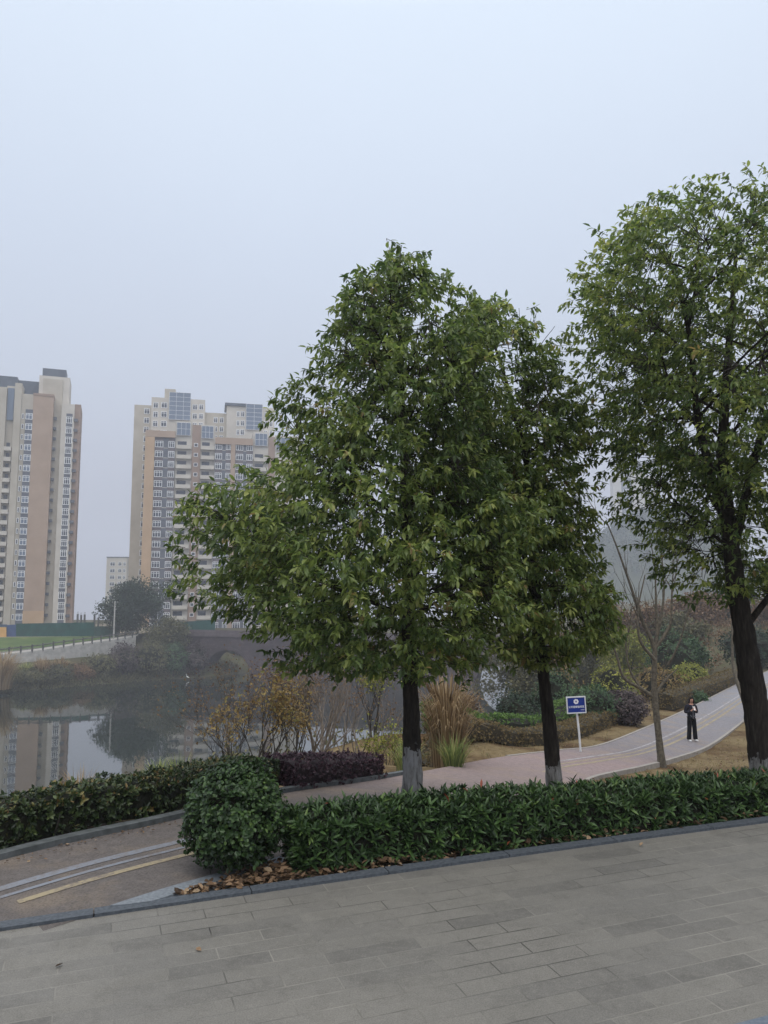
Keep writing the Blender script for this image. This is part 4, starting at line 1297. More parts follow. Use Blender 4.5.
# ------------------------------------------------------------------ hillside woodland behind (each tree its own thing)
def small_tree(name, label, px, top_py, D, wp, mat, n, seed, trunk_h=.35, group=None, leaf=None, bark=None, dense=False, gap=-.5, zb=None):
    r = np.random.default_rng(seed)
    x = at(px, HOR, D)[0]
    zg = tz(x, D) if zb is None else zb
    zt = at(px, top_py, D)[2]
    h = max(1.5, zt - zg)
    w = wpx(wp, D)
    leaf = leaf or max(.09, D * .0034)
    root = empty(name, (x, D, zg), label, 'tree', group)
    mb = MB(); tips = []
    branches(mb, (0, 0, -.2), (r.normal(0, .06), r.normal(0, .06), 1), h * trunk_h, max(.06, h * .02), 0, 3, r, .6, .3, (3, 4), 0, tips, .72)
    mb.build('trunk', bark or M_greybark, root, smooth=True)
    # crown: several lobes through the upper volume
    vn = VN(seed, 2.4)
    k = 5
    m = n // k
    lob = 22 if dense else r.integers(7, 12)
    cs = np.stack([np.clip(r.normal(0, w * .22, lob), -w * .36, w * .36), r.normal(0, w * .22, lob), h * r.uniform(trunk_h + .08, .80, lob)], -1)
    cs[0] = (0, 0, h * .86)
    rs = w * r.uniform(.16, .30, lob)
    j = r.integers(0, lob, m)
    u = unit(r.normal(0, 1, (m, 3))) * (r.random(m) ** .35)[:, None]
    P = cs[j] + u * rs[j][:, None] * (1, 1, .8)
    ok = (vn(P * 2.5 / w) > gap) & (P[:, 2] < h) & (P[:, 2] > h * .12)
    P = P[ok]; m = len(P)
    PB = np.repeat(P, k, 0) + r.normal(0, leaf * .9, (m * k, 3))
    ln = leaf * r.uniform(.6, 1.3, m * k)
    mf = MB()
    vv = np.clip(np.repeat(r.normal(.5, .2, m), k) + r.normal(0, .12, m * k), 0, 1)
    leaves(mf, PB, unit(r.normal(0, 1, PB.shape) + np.array([0, 0, -.2])), np.array([0, 0, 1.0]) + r.normal(0, .6, PB.shape), ln, ln * .65, 0, vv, simple=True)
    mf.build('crown', mat, root)
    return root
WOOD = [ # px, top, D, width px, mat, n, label
 (505, 632, 78, 62, M_olive, 3600, 'olive grey scrub tree by the shore, left of the thin dark trunk'),
 (530, 640, 66, 48, M_olive, 3000, 'olive scrub tree directly behind the thin dark trunk'),
 (548, 618, 92, 60, M_rust, 3200, 'pale brown tree on the slope behind the blue sign'),
 (580, 622, 80, 60, M_olive, 3400, 'grey olive tree above the yellow shrub on the slope'),
 (604, 600, 96, 64, M_rust, 3400, 'tan autumn tree at the top of the slope, left of the small bare tree'),
 (628, 630, 72, 52, M_ygreen, 2800, 'yellow green young tree behind the left fork of the small bare tree'),
 (648, 606, 88, 60, M_rust, 3200, 'reddish brown tree behind the upper branches of the small bare tree'),
 (676, 616, 80, 50, M_olive, 3000, 'olive tree on the slope right of the small bare tree'),
 (700, 596, 98, 60, M_rust, 3200, 'rust brown tree high on the slope left of the thick trunk'),
 (690, 640, 66, 36, M_mgreen, 2400, 'small green tree on the slope above the walking person'),
 (742, 590, 104, 66, M_dgreen, 3200, 'dark green tree on the ridge behind the thick trunk'),
 (775, 600, 92, 66, M_rust, 3000, 'brown tree at the right edge on the ridge'),
]
for i, (px, tp, D, wp, mt, n, lb) in enumerate(WOOD):
    small_tree('slope_tree', lb, px, tp, D, wp, mt, int(n * 1.8), 300 + i, trunk_h=.22, dense=i < 3, leaf=D * .0042, group='trees on the slope beyond the path')

# ------------------------------------------------------------------ shore plants between the hedge and the lake
def pt(px, D):
    x = at(px, HOR, D)[0]
    return np.array([x, D, tz(x, D)])
def sized(px, D, top_py):
    b = pt(px, D); return b, max(.6, at(px, top_py, D)[2] - b[2])
b, h = sized(268, 15, 664); h *= 1.18
bare_tree('autumn_shrub', 'open shrub with sparse yellow leaves behind the dark hedge, left one', b, h, .03, 401, levels=4, spread=.55, upb=.2, kids=(2, 4), mat=M_twig, trunk_frac=.30, cat='shrub', leafm=M_yellow, leaf=.085, perleaf=1, stems=4, shrink=.74)
b, h = sized(235, 17, 690); h *= 1.18
bare_tree('autumn_shrub', 'small yellow brown leaved shrub hanging over the lake below the big crown', b, h * .95, .022, 402, levels=4, spread=.6, upb=.15, kids=(2, 3), mat=M_twig, trunk_frac=.3, cat='shrub', leafm=M_yellow, leaf=.085, perleaf=1, stems=3, shrink=.74)
b, h = sized(318, 16, 650); h *= 1.18
bare_tree('bare_shrub', 'leafless pale twigged shrub above the purple hedge', b, h, .045, 403, levels=4, spread=.5, upb=.3, kids=(2, 4), mat=M_greytwig, trunk_frac=.30, cat='shrub', stems=4, shrink=.72)
b, h = sized(352, 19, 648); h *= 1.18
bare_tree('bare_shrub', 'leafless brown shrub with a few dry leaves, left of the lime washed trunk', b, h, .042, 404, levels=4, spread=.5, upb=.3, kids=(2, 4), mat=M_greytwig, trunk_frac=.3, cat='shrub', stems=4, shrink=.72, leafm=M_rust, leaf=.06, perleaf=1)
b, h = sized(388, 18, 688)
bare_tree('autumn_shrub', 'yellow green leaved shrub touching the lime washed trunk on its left', b, h * .9, .025, 405, levels=4, spread=.5, upb=.2, kids=(2, 4), mat=M_twig, trunk_frac=.3, cat='shrub', leafm=M_ygreen, leaf=.08, perleaf=1, stems=3, shrink=.72)
b, h = sized(300, 21, 700); h *= 1.18
bare_tree('autumn_shrub', 'low shrub with orange yellow leaves in front of the lake, right one', b, h, .025, 406, levels=4, spread=.6, upb=.15, kids=(2, 4), mat=M_twig, trunk_frac=.3, cat='shrub', leafm=M_yellow, leaf=.085, perleaf=1, stems=3, shrink=.74)

for px, D, tp, sd, mt, lm, lb in ((292, 24, 668, 407, M_twig, M_rust, 'tall thin dark twigged shrub with rusty leaves left of the purple hedge end'), (338, 26, 655, 408, M_greytwig, M_rust, 'pale branched shrub with buff leaves between the bare shrubs by the lake'),
        (372, 22, 662, 409, M_twig, M_ygreen, 'thin shrub with a few yellow green leaves just left of the lime washed trunk'), (246, 26, 678, 410, M_twig, M_rust, 'twiggy rusty shrub before the bridge, behind the yellow one'), (470, 24, 700, 412, M_twig, M_rust, 'twiggy low shrub right of the reed clump')):
    b, h = sized(px, D, tp)
    bare_tree('lakeside_shrub', lb, b, h * 1.45, .03, sd, levels=4, spread=.5, upb=.25, kids=(2, 4), mat=mt, trunk_frac=.3, cat='shrub', stems=4, shrink=.74, leafm=lm, leaf=.09, perleaf=1)
def blades(name, label, base, h, w, n, mat, seed, width=.02, cat='grass clump', arch=.5, plume=None, group=None):
    r = np.random.default_rng(seed)
    root = empty(name, base, label, cat, group)
    mb = MB()
    a = r.uniform(0, 6.28, n)
    out_ = w * .5 * r.random(n) ** .6
    hh = h * r.uniform(.55, 1.0, n)
    rb = w * .22 * r.random(n)
    segs = 6
    tt = np.linspace(0, 1, segs)
    dirx, diry = np.cos(a), np.sin(a)
    for_ = []
    rad = rb[:, None] + out_[:, None] * tt[None] ** 1.6 * 1.0
    zz = hh[:, None] * (tt[None] * (1 + arch) - arch * tt[None] ** 2.4 * (.6 + out_[:, None] / w))
    cx = dirx[:, None] * rad + r.normal(0, .01, (n, 1)); cyy = diry[:, None] * rad
    wd = width * (1 - tt ** 1.5)[None] * r.uniform(.6, 1.2, (n, 1)) + .001
    sx, sy = -diry[:, None], dirx[:, None]
    A = np.stack([cx + sx * wd, cyy + sy * wd, zz], -1); B = np.stack([cx - sx * wd, cyy - sy * wd, zz], -1)
    V = np.stack([A, B], 2).reshape(n, segs * 2, 3)
    fs = np.array([[2 * i, 2 * i + 1, 2 * i + 3, 2 * i + 2] for i in range(segs - 1)])
    mb.add(V.reshape(-1, 3), (fs[None] + (np.arange(n) * segs * 2)[:, None, None]).reshape(-1, 4), 0, np.repeat(r.random(n), segs * 2))
    mb.build('blades', mat, root)
    if plume:
        mp_ = MB()
        for i in range(plume):
            an = r.uniform(0, 6.28); o_ = w * r.uniform(.05, .35)
            p0 = np.array([0, 0, 0.]); p1 = np.array([math.cos(an) * o_ * .4, math.sin(an) * o_ * .4, h * .7]); p2 = np.array([math.cos(an) * o_, math.sin(an) * o_, h * r.uniform(.95, 1.2)])
            c = catmull([p0, p1, p2], 5)
            mp_.tube(c, np.r_[np.full(len(c) - 4, .006), .014, .022, .018, .004], n=5, cap=False, var=r.random())
        mp_.build('plume', M_straw, root)
    return root
b, h = sized(447, 16.5, 668)
b = pt(446, 16.5)
blades('reed_clump', 'tall straw coloured reed clump right of the lime washed trunk', b, at(446, 690, 16.5)[2] - b[2], wpx(78, 16.5), 560, M_straw, 411, width=.016, arch=1.15, plume=26, cat='reeds')
GR = [(185, 15, 756, 'green grass tuft just above the left hedge near the round shrub'), (165, 17, 760, 'pale green grass tuft over the dark hedge, beside the mirrored tree'), (88, 16, 770, 'straw grass tuft above the dark hedge near the mirrored tower'),
      (405, 15, 748, 'bladed green plant at the end of the purple hedge'), (452, 15.5, 736, 'low green blades at the foot of the reed clump')]
for i, (px, D, tp, lb) in enumerate(GR):
    b, h = sized(px, D, tp)
    blades('grass_tuft', lb, b, h, wpx(44, D), 160, M_straw if 'straw' in lb else M_reed, 420 + i, width=.012, arch=.5)

# scrub on the slope down to the lake (a mass below the hedge line)
r = np.random.default_rng(8)
qs = np.column_stack([r.uniform(-35, 14, 1400), r.uniform(11, 60, 1400)])
jj = np.array([np.argmin(((SMID[:, :2] - z_) ** 2).sum(1)) for z_ in qs])
sidev = ((SL[jj] - SR[jj])[:, :2] * (qs - SMID[jj, :2])).sum(1)
dd = np.sqrt(((SMID[jj, :2] - qs) ** 2).sum(1)) - SHALF[jj]
qs = qs[(sidev > 0) & (dd > 4)]
qz = terrain(qs[:, 0], qs[:, 1])
qs = np.column_stack([qs, qz])[qz > WATER + .3]
mb = MB()
k = 26
n = len(qs) * k
P = np.repeat(qs, k, 0) + r.normal(0, .25, (n, 3)) * (1, 1, .0) + np.column_stack([np.zeros((n, 2)), np.abs(r.normal(0, .22, n))])
leaves(mb, P, r.normal(0, .6, (n, 3)) + np.array([0, 0, .5]), r.normal(0, 1, (n, 3)) + np.array([0, 0, .8]), r.uniform(.08, .2, n), r.uniform(.05, .1, n), 0, r.random(n), simple=True)
q2 = np.column_stack([r.uniform(12, 75, 2600), r.uniform(34, 120, 2600)])
jj = np.array([np.argmin(((SMID[:, :2] - z_) ** 2).sum(1)) for z_ in q2])
dd = np.sqrt(((SMID[jj, :2] - q2) ** 2).sum(1)) - SHALF[jj]
sidev = ((SL[jj] - SR[jj])[:, :2] * (q2 - SMID[jj, :2])).sum(1)
q2 = q2[(dd > 4.5) & (sidev > 0)]
z2 = terrain(q2[:, 0], q2[:, 1]); q2 = np.column_stack([q2, z2])[z2 > WATER + .3]
n = len(q2) * k
P = np.repeat(q2, k, 0) + r.normal(0, .4, (n, 3)) * (1, 1, 0) + np.column_stack([np.zeros((n, 2)), np.abs(r.normal(0, .5, n))])
leaves(mb, P, r.normal(0, .6, (n, 3)) + np.array([0, 0, .5]), r.normal(0, 1, (n, 3)) + np.array([0, 0, .8]), r.uniform(.12, .34, n), r.uniform(.08, .18, n), 1, r.random(n), simple=True)
tag(mb.build('undergrowth', [M_olive, M_rust]), 'low scrub covering the slopes down to the lake and beyond the path', 'undergrowth', kind='stuff')

# ------------------------------------------------------------------ far bank
CONC = noisy('weathered_concrete', srgb(150, 148, 144), srgb(184, 181, 176), 1.2, .85, .2, .02)
CONCD = noisy('dark_concrete', srgb(74, 74, 74), srgb(96, 95, 93), 1.5, .85)
def wall_pts(pts, name_fn): pass
# retaining wall with a balustrade: runs along the far road
Wl = [at(-70, 662, 141), at(0, 655, 147), at(35, 651, 151), at(75, 645, 157), at(112, 640, 164), at(136, 636, 170)]
wroot = empty('bank_balustrade', Wl[0], 'pale concrete bank wall with a dark post railing across the lake', 'wall')
mb = MB()
o = Wl[0]
for a, b in zip(Wl[:-1], Wl[1:]):
    a, b = a - o, b - o
    d = unit((b - a) * (1, 1, 0)); nrm = np.array([-d[1], d[0], 0]) * .5
    lo = np.array([0, 0, -4.2])
    A = [a + lo, b + lo, b + (0, 0, -.0), a + (0, 0, -.0)]
    V = [q - nrm * 0 for q in A] + [q + nrm for q in A]
    mb.add(V, [(0, 1, 2, 3), (7, 6, 5, 4), (3, 2, 6, 7), (0, 3, 7, 4), (1, 5, 6, 2)])
mb.build('retaining_wall', CONC, wroot)
rail = MB(); pc = [q - o for q in Wl]
rail.tube([q + np.array([0, .15, 1.05]) for q in pc], .12, n=5); rail.tube([q + np.array([0, .15, .45]) for q in pc], .06, n=5)
rail.build('rail', CONCD, wroot)
seglen = np.r_[0, np.cumsum([np.linalg.norm(b - a) for a, b in zip(pc[:-1], pc[1:])])]
pm = MB(); pm.box(-.13, .13, -.13, .13, -.3, 1.25); pm.box(-.17, .17, -.17, .17, 1.25, 1.36)
pmesh = pm.mesh('post', CONCD)
for s in np.arange(.5, seglen[-1], 2.1):
    inst(pmesh, 'post', wroot, [np.interp(s, seglen, [q[i] for q in pc]) + (0, .15, 0)[i] for i in range(3)])

# road strip and lawn behind the balustrade
t = NT('far_lawn')
f = t.noise(.25, 5)
t.base(t.ramp(f, [(.35, srgb(64, 80, 46)), (.6, srgb(82, 98, 56)), (.75, srgb(124, 112, 74))])); t.set(Roughness=.9, Specular_IOR_Level=.1)
def banksheet(name, mat, rows, kind='structure'):
    mb = MB(); m = len(rows[0])
    V = np.array(rows).reshape(-1, 3)
    fs = [(j * m + i, j * m + i + 1, (j + 1) * m + i + 1, (j + 1) * m + i) for j in range(len(rows) - 1) for i in range(m - 1)]
    mb.add(V, fs)
    return tag(mb.build(name, mat), kind=kind)
R0 = [q + np.array([0, .5, -.05]) for q in Wl]
R1 = [q + np.array([-1.2, 6.5, .25]) for q in Wl]
banksheet('bank_road', noisy('far_road', srgb(136, 132, 126), srgb(158, 154, 148), .8, .9), [R0, R1])
R1b = [q + np.array([-.02, .03, 0.0]) for q in R1]
R2 = [at(-70, 640, 168), at(0, 637.5, 170), at(35, 637, 172), at(75, 636.5, 174), at(112, 636, 176), at(140, 634, 180)]
banksheet('lawn', t.m, [R1b, [(a + b) / 2 for a, b in zip(R1b, R2)], R2])
R3 = [q + np.array([0, 60, .3]) for q in R2]
banksheet('site_ground', noisy('building_site_soil', srgb(120, 110, 94), srgb(146, 136, 118), .3, .95), [[q + np.array([0, .03, 0]) for q in R2], R3])

# green hoarding
hroot = empty('site_hoarding', at(16, 637, 173), 'dark green metal site hoarding below the left tower', 'fence')
ho = at(16, 637, 173)
def hpanel(x0, x1, y0t, y1t, mat, name='panel', D0=173, D1=176):
    A = [at(x0, 638, D0), at(x1, 637, D1), at(x1, y1t, D1), at(x0, y0t, D0)]
    A = [q - ho for q in A]
    mb = MB()
    n = np.array([0, .12, 0])
    mb.add(A + [q + n for q in A], [(0, 1, 2, 3), (7, 6, 5, 4), (3, 2, 6, 7), (0, 3, 7, 4), (1, 5, 6, 2)])
    return mb.build(name, mat, hroot)
Mhg = noisy('green_corrugated_sheet', srgb(20, 62, 58), srgb(30, 82, 74), .5, .6)
Mhg2 = noisy('green_mesh_sheet', srgb(40, 72, 66), srgb(58, 88, 80), .8, .7)
for i in range(10):
    x0 = 16 + i * 7.8
    hpanel(x0 + .05, x0 + 7.75, 623.6 - i * .12, 623.5 - i * .12, Mhg, D0=173 + i * .2, D1=173 + (i + 1) * .2)
hpanel(94.1, 118, 626.5, 626, Mhg2, D0=175.2, D1=176.5)
hpanel(7, 15.9, 625, 624.5, noisy('blue_sheet', srgb(50, 70, 110), srgb(66, 86, 126), .8, .6), D0=172.7, D1=172.95)
hpanel(-40, 6.9, 624, 624.5, noisy('blue_grey_sheet', srgb(56, 70, 92), srgb(72, 88, 108), .8, .6), D0=172, D1=172.65)
pn = hpanel(-8, 6.2, 627.2, 627.2, noisy('orange_poster', srgb(196, 150, 90), srgb(214, 172, 112), .8, .6), name='poster', D0=171.5, D1=171.8)
hpanel(178, 215, 622, 620, Mhg, D0=185, D1=190)
# short unfinished posts behind the hoarding
for i, (px, tp) in enumerate(((77, 614), (80.5, 615), (84, 614.5), (94, 616), (98, 617.5))):
    b = at(px, 632, 186)
    mb = MB(); hgt = at(px, tp, 186)[2] - b[2]
    mb.box(-.18, .18, -.18, .18, 0, hgt)
    for dx in (-.1, .1): mb.tube([(dx, 0, hgt), (dx * 1.2, .03, hgt + .6)], .03, n=4)
    o_ = mb.build('concrete_post', CONCD); o_.location = Vector(b)
    tag(o_, 'unfinished grey concrete post showing above the green hoarding', 'post', 'unfinished posts behind the green hoarding')
# utility pole
b = at(113.5, 642, 166)
pr = empty('utility_pole', b, 'thin grey utility pole in front of the dark far bank tree', 'pole')
mb = MB(); ph_ = at(113.5, 601, 166)[2] - b[2]
mb.tube([(0, 0, -.5), (0, 0, ph_)], [.20, .13], n=8); mb.build('pole_shaft', CONC, pr, smooth=True)
mb = MB(); mb.box(-.7, .7, -.06, .06, ph_ - .5, ph_ - .36); mb.build('cross_arm', CONCD, pr)
for sx in (-.6, .6):
    mb = MB(); mb.tube([(sx, 0, ph_ - .36), (sx, 0, ph_ - .1)], .06, n=6); mb.build('insulator', CONC, pr)

# trees and shrubs of the far bank
small_tree('bank_tree', 'dark green evergreen tree on the far bank before the middle tower', 139, 579, 178, 62, M_dgreen, 16000, 501, trunk_h=.12, gap=-3, leaf=.55, zb=-9.0, dense=True)
small_tree('bank_tree', 'grey green leaning tree at the water right of the dark bank tree', 170, 616, 166, 36, M_olive, 8000, 502, trunk_h=.2, leaf=.45, gap=-2, dense=True)
b = pt(104, 182)
bare_tree('bare_tree', 'tiny leafless tree beyond the hoarding, left of the dark bank tree', (b[0], 182, -9), at(104, 596, 182)[2] + 9, .14, 503, levels=4, spread=.5, upb=.3, kids=(2, 3))
FB = [ # px, py bottom, D, w px, h px, mat, label
 (36, 683, 144, 30, 13, M_olive, 'low grey olive bush beside the straw clump on the far shore'),
 (60, 680, 148, 34, 15, M_olive, 'rounded olive bush below the balustrade on the far shore'),
 (84, 678, 151, 30, 13, M_rust, 'brownish low bush at the water below the balustrade'),
 (104, 676, 154, 38, 20, M_olive, 'grey bush between the brownish bush and the dark bank tree'),
 (128, 675, 157, 40, 32, M_mauve, 'mauve grey twiggy bush below the dark bank tree'),
 (152, 675, 159, 40, 34, M_olive, 'tall olive bush at the water left of the white bird'),
 (176, 674, 161, 30, 30, M_mgreen, 'green bush at the water next to the bridge end'),
 (196, 674, 163, 26, 30, M_mauve, 'dark mauve bush against the bridge wall'),
]
for i, (px, py, D, wp, hp, mt, lb) in enumerate(FB):
    x = at(px, HOR, D)[0]
    zt = at(px, py - hp, D)[2]; zg = max(WATER - .1, at(px, py, D)[2] - .2)
    bush('bank_shrub', lb, 'shrub', (x, D, zg), wpx(wp, D), zt - zg, mt, 3200, .42, 520 + i, lump=.2, core=M_core, corefrac=.7, lw=.55, simple=True)
for px, py, D, wp, hp, mt, lb in ((5, 688, 137, 50, 34, M_straw, 'straw coloured reed clump on the far shore at the left edge'), (46, 680, 146, 22, 20, M_straw, 'small straw reed tuft below the middle of the balustrade'), (64, 678, 150, 24, 18, M_straw, 'wide low straw tuft right of the small reed tuft on the far shore'), (30, 678, 147, 20, 14, M_reed, 'green grass tuft on the far shore beside the straw reed clump')):
    x = at(px, HOR, D)[0]; zg = max(WATER - .1, at(px, py, D)[2] - .2)
    blades('reed_clump', lb, (x, D, zg), at(px, py - hp, D)[2] - zg, wpx(wp, D), 420, mt, 560 + int(px), width=.11, arch=.9, cat='reeds')
# extra nameless scrub at the water line
qs = []
for i in range(500):
    f = r.uniform(-.6, 1.25); p_ = SH0 + (SH1 - SH0) * f
    qs.append((p_[0] + r.normal(0, .6) - _sd[1] * r.uniform(-.5, 3), p_[1] + _sd[0] * r.uniform(-.5, 4)))
qs = np.array(qs); qs = np.column_stack([qs, terrain(qs[:, 0], qs[:, 1])])
mb = MB(); k = 24; n = len(qs) * k
P = np.repeat(qs, k, 0) + r.normal(0, .45, (n, 3)) * (1, 1, 0) + np.column_stack([np.zeros((n, 2)), np.abs(r.normal(0, .5, n))])
leaves(mb, P, r.normal(0, .5, (n, 3)) + np.array([0, 0, .8]), r.normal(0, 1, (n, 3)) + np.array([0, 0, .5]), r.uniform(.3, .7, n), r.uniform(.1, .25, n), 0, r.random(n), simple=True)
tag(mb.build('bank_vegetation', M_olive), 'low scrub and dry grass along the far shore', 'undergrowth', kind='stuff')

for i, (px, D, w_, tp, lb) in enumerate(((214, 184, 52, 634, 'added dark bush that darkens the bridge arch, left half'), (244, 182, 52, 636, 'added dark bush that darkens the bridge arch, right half'))):  # bushes added behind the arch to darken its opening
    x = at(px, HOR, D)[0]
    bush('bank_shrub', lb, 'shrub', (x, D, WATER - .2), wpx(w_, D), at(px, tp, D)[2] - WATER, M_mauve, 3000, .5, 540 + i, lump=.2, simple=True)
# white bird at the shore
b = at(187.5, 673.2, 158); b[2] = WATER - .02
br_ = empty('white_bird', b, 'white wading bird at the water edge by the bridge end', 'bird')
Mbird = noisy('white_feather', (.75, .75, .74), (.82, .82, .8), 10, .6)
skin_obj('body', [((0, 0, .62), (.13, .12)), ((.22, 0, .55), (.10, .09)), ((.42, 0, .46), .03), ((-.14, 0, .74), .06), ((-.20, 0, .95), .035), ((-.12, 0, 1.12), .035), ((-.20, 0, 1.20), .05), ((-.42, 0, 1.17), .012)],
         [(0, 1), (1, 2), (0, 3), (3, 4), (4, 5), (5, 6), (6, 7)], Mbird, br_)
for s in (-.05, .05):
    mb = MB(); mb.tube([(0, s, 0), (.03, s, .3), (0, s, .6)], .015, n=5); mb.build('leg', M_twig, br_)

# ------------------------------------------------------------------ stone arch bridge
def bridge():
    A = at(178, 673, 168); B = at(560, 690, 143)
    A[2] = WATER; B[2] = WATER
    L = np.linalg.norm((B - A)[:2])
    root = empty('stone_bridge', A, 'dark stone arch bridge across the lake behind the trees', 'bridge', rz=math.atan2(B[1] - A[1], B[0] - A[0]))
    def s_of(px):
        d = ray(px, HOR)[:2]
        M = np.array([[d[0], -(B - A)[0]], [d[1], -(B - A)[1]]])
        t_, u_ = np.linalg.solve(M, A[:2])
        return u_ * L
    stone = NT('dark_bridge_masonry')
    bk = stone.n('ShaderNodeTexBrick')
    mp = stone.n('ShaderNodeMapping'); mp.inputs['Rotation'].default_value = (PI / 2, 0, 0); stone.l(stone.objpos(), mp.inputs['Vector']); stone.l(mp.outputs[0], bk.inputs['Vector'])
    bk.inputs['Scale'].default_value = .8; bk.inputs['Color1'].default_value = (*G(76, 66, 70), 1); bk.inputs['Color2'].default_value = (*G(92, 80, 82), 1); bk.inputs['Mortar'].default_value = (*G(66, 60, 60), 1)
    ns = stone.noise(.35, 5)
    stone.base(stone.mix(stone.ramp(ns, [(.4, (0, 0, 0)), (.7, (.7, .7, .7))]), bk.outputs['Color'], srgb(50, 46, 48)))
    stone.set(Roughness=.9, Specular_IOR_Level=.15)
    arches = [(s_of(206), s_of(252)), (s_of(474), s_of(546))]
    ztop = 8.4
    ss = np.unique(np.concatenate([np.linspace(0, L, 60)] + [np.linspace(a, b, 33) for a, b in arches]))
    lower = np.full(len(ss), -1.5)
    crown = []
    for a, b in arches:
        c, R = (a + b) / 2, (b - a) / 2
        ins = (ss >= a - 1e-6) & (ss <= b + 1e-6)
        hgt = min(R, 6.3)
        lower[ins] = np.maximum(-1.5, hgt * np.sqrt(np.clip(1 - ((ss[ins] - c) / R) ** 2, 0, 1)))
    mb = MB(); T = 5.0
    n = len(ss)
    V = []
    for y in (0, T):
        for i in range(n): V.append((ss[i], y, lower[i]))
        for i in range(n): V.append((ss[i], y, ztop))
    q = []
    for i in range(n - 1):
        q.append((i, i + 1, n + i + 1, n + i)); q.append((2 * n + i + 1, 2 * n + i, 3 * n + i, 3 * n + i + 1))
        q.append((n + i, n + i + 1, 3 * n + i + 1, 3 * n + i)); q.append((i + 1, i, 2 * n + i, 2 * n + i + 1))
    q += [(0, n, 3 * n, 2 * n), (n - 1, 3 * n - 1, 4 * n - 1, 2 * n - 1)]
    mb.add(V, q)
    mb.build('spandrel_wall', stone.m, root)
    ringm = noisy('arch_ring_stone', srgb(80, 71, 73), srgb(96, 86, 88), 1.2, .9)
    for a, b in arches:
        c, R = (a + b) / 2, (b - a) / 2; hgt = min(R, 6.3)
        ma = MB(); m = 25
        th = np.linspace(0, PI, m)
        V = []
        for k_ in (1.0, 1.0 + .6 / R):
            for y in (-.12, .3):
                for t_ in th: V.append((c - math.cos(t_) * R * k_, y, math.sin(t_) * hgt * k_ - .05))
        I = lambda kk, yy, i: (kk * 2 + yy) * m + i
        fs = []
        for i in range(m - 1):
            fs += [(I(0, 0, i), I(0, 0, i + 1), I(1, 0, i + 1), I(1, 0, i)), (I(1, 0, i), I(1, 0, i + 1), I(1, 1, i + 1), I(1, 1, i)), (I(0, 1, i), I(0, 1, i + 1), I(0, 0, i + 1), I(0, 0, i))]
        ma.add(V, fs); ma.build('arch_ring', stone.m, root)
    mp2 = MB(); mp2.box(-.5, L + .5, -.25, .15, ztop + .003, ztop + 1.1); mp2.box(-.5, L + .5, T - .15, T + .25, ztop + .003, ztop + 1.1)
    mp2.build('parapet', ringm, root)
bridge()

# ------------------------------------------------------------------ towers
Mcream = noisy('cream_render', srgb(170, 162, 148), srgb(188, 181, 168), .25, .85)
Mcream2 = noisy('pale_cream_render', srgb(184, 178, 168), srgb(202, 196, 186), .25, .85)
Mtan = noisy('tan_tile', srgb(160, 138, 120), srgb(174, 152, 134), .25, .8)
Morange = noisy('orange_tile', srgb(176, 148, 118), srgb(190, 162, 132), .25, .8)
Mpink = noisy('rose_brown_tile', srgb(142, 120, 106), srgb(158, 136, 122), .25, .8)
Mgreyp = noisy('grey_panel', srgb(84, 88, 98), srgb(100, 104, 114), .5, .7)
Mbrownp = noisy('taupe_spandrel', srgb(92, 84, 88), srgb(108, 100, 104), .5, .7)
Mroofm = noisy('slate_roof_cladding', srgb(70, 78, 90), srgb(90, 98, 110), .5, .6)
Mframe = noisy('white_window_frame', (.72, .73, .74), (.8, .81, .82), 1, .5)
t = NT('tower_glass'); t.base((.035, .045, .07, 1)); t.set(Roughness=.15, Specular_IOR_Level=.5); Mglass = t.m
t = NT('blue_curtain_glass'); t.base((.13, .17, .24, 1)); t.set(Roughness=.18, Specular_IOR_Level=.7); Mglassb = t.m
Mdark = noisy('dark_recess', (.03, .032, .036), (.05, .052, .056), 1, .9)

class Tower:
    """local frame: x along the facade, y into the building, z up from the base"""
    def __init__(self, name, label, px0, D0, rot, zbase):
        o = at(px0, HOR, D0)
        self.o = np.array([o[0], o[1], zbase]); self.rot = rot
        self.u = np.array([math.cos(rot), math.sin(rot), 0]); self.n = np.array([-math.sin(rot), math.cos(rot), 0])
        self.root = empty(name, self.o, label, 'building', rz=rot)
    def X(self, px, y=0):
        d = ray(384 + (px - 384) * 1.02, HOR); d = np.array([d[0], d[1]])
        o = self.o[:2] + self.n[:2] * y
        M = np.array([[d[0], -self.u[0]], [d[1], -self.u[1]]])
        s = np.linalg.solve(M, o)
        return s[1]
    def Z(self, px, py, y=0):
        x = self.X(px, y)
        p = self.o + self.u * x + self.n * y
        return float(at(px, py, p[1])[2]) - self.o[2]
    def box(self, name, mat, pxa, pxb, pytop, y=0, depth=10, zb=0, pyref=None, x=None):
        xa, xb = (self.X(pxa, y), self.X(pxb, y)) if x is None else x
        zt = self.Z((pxa + pxb) / 2, pytop, y)
        mb = MB(); mb.box(xa + .003, xb - .003, y, y + depth, zb, zt)
        return mb.build(name, mat, self.root)
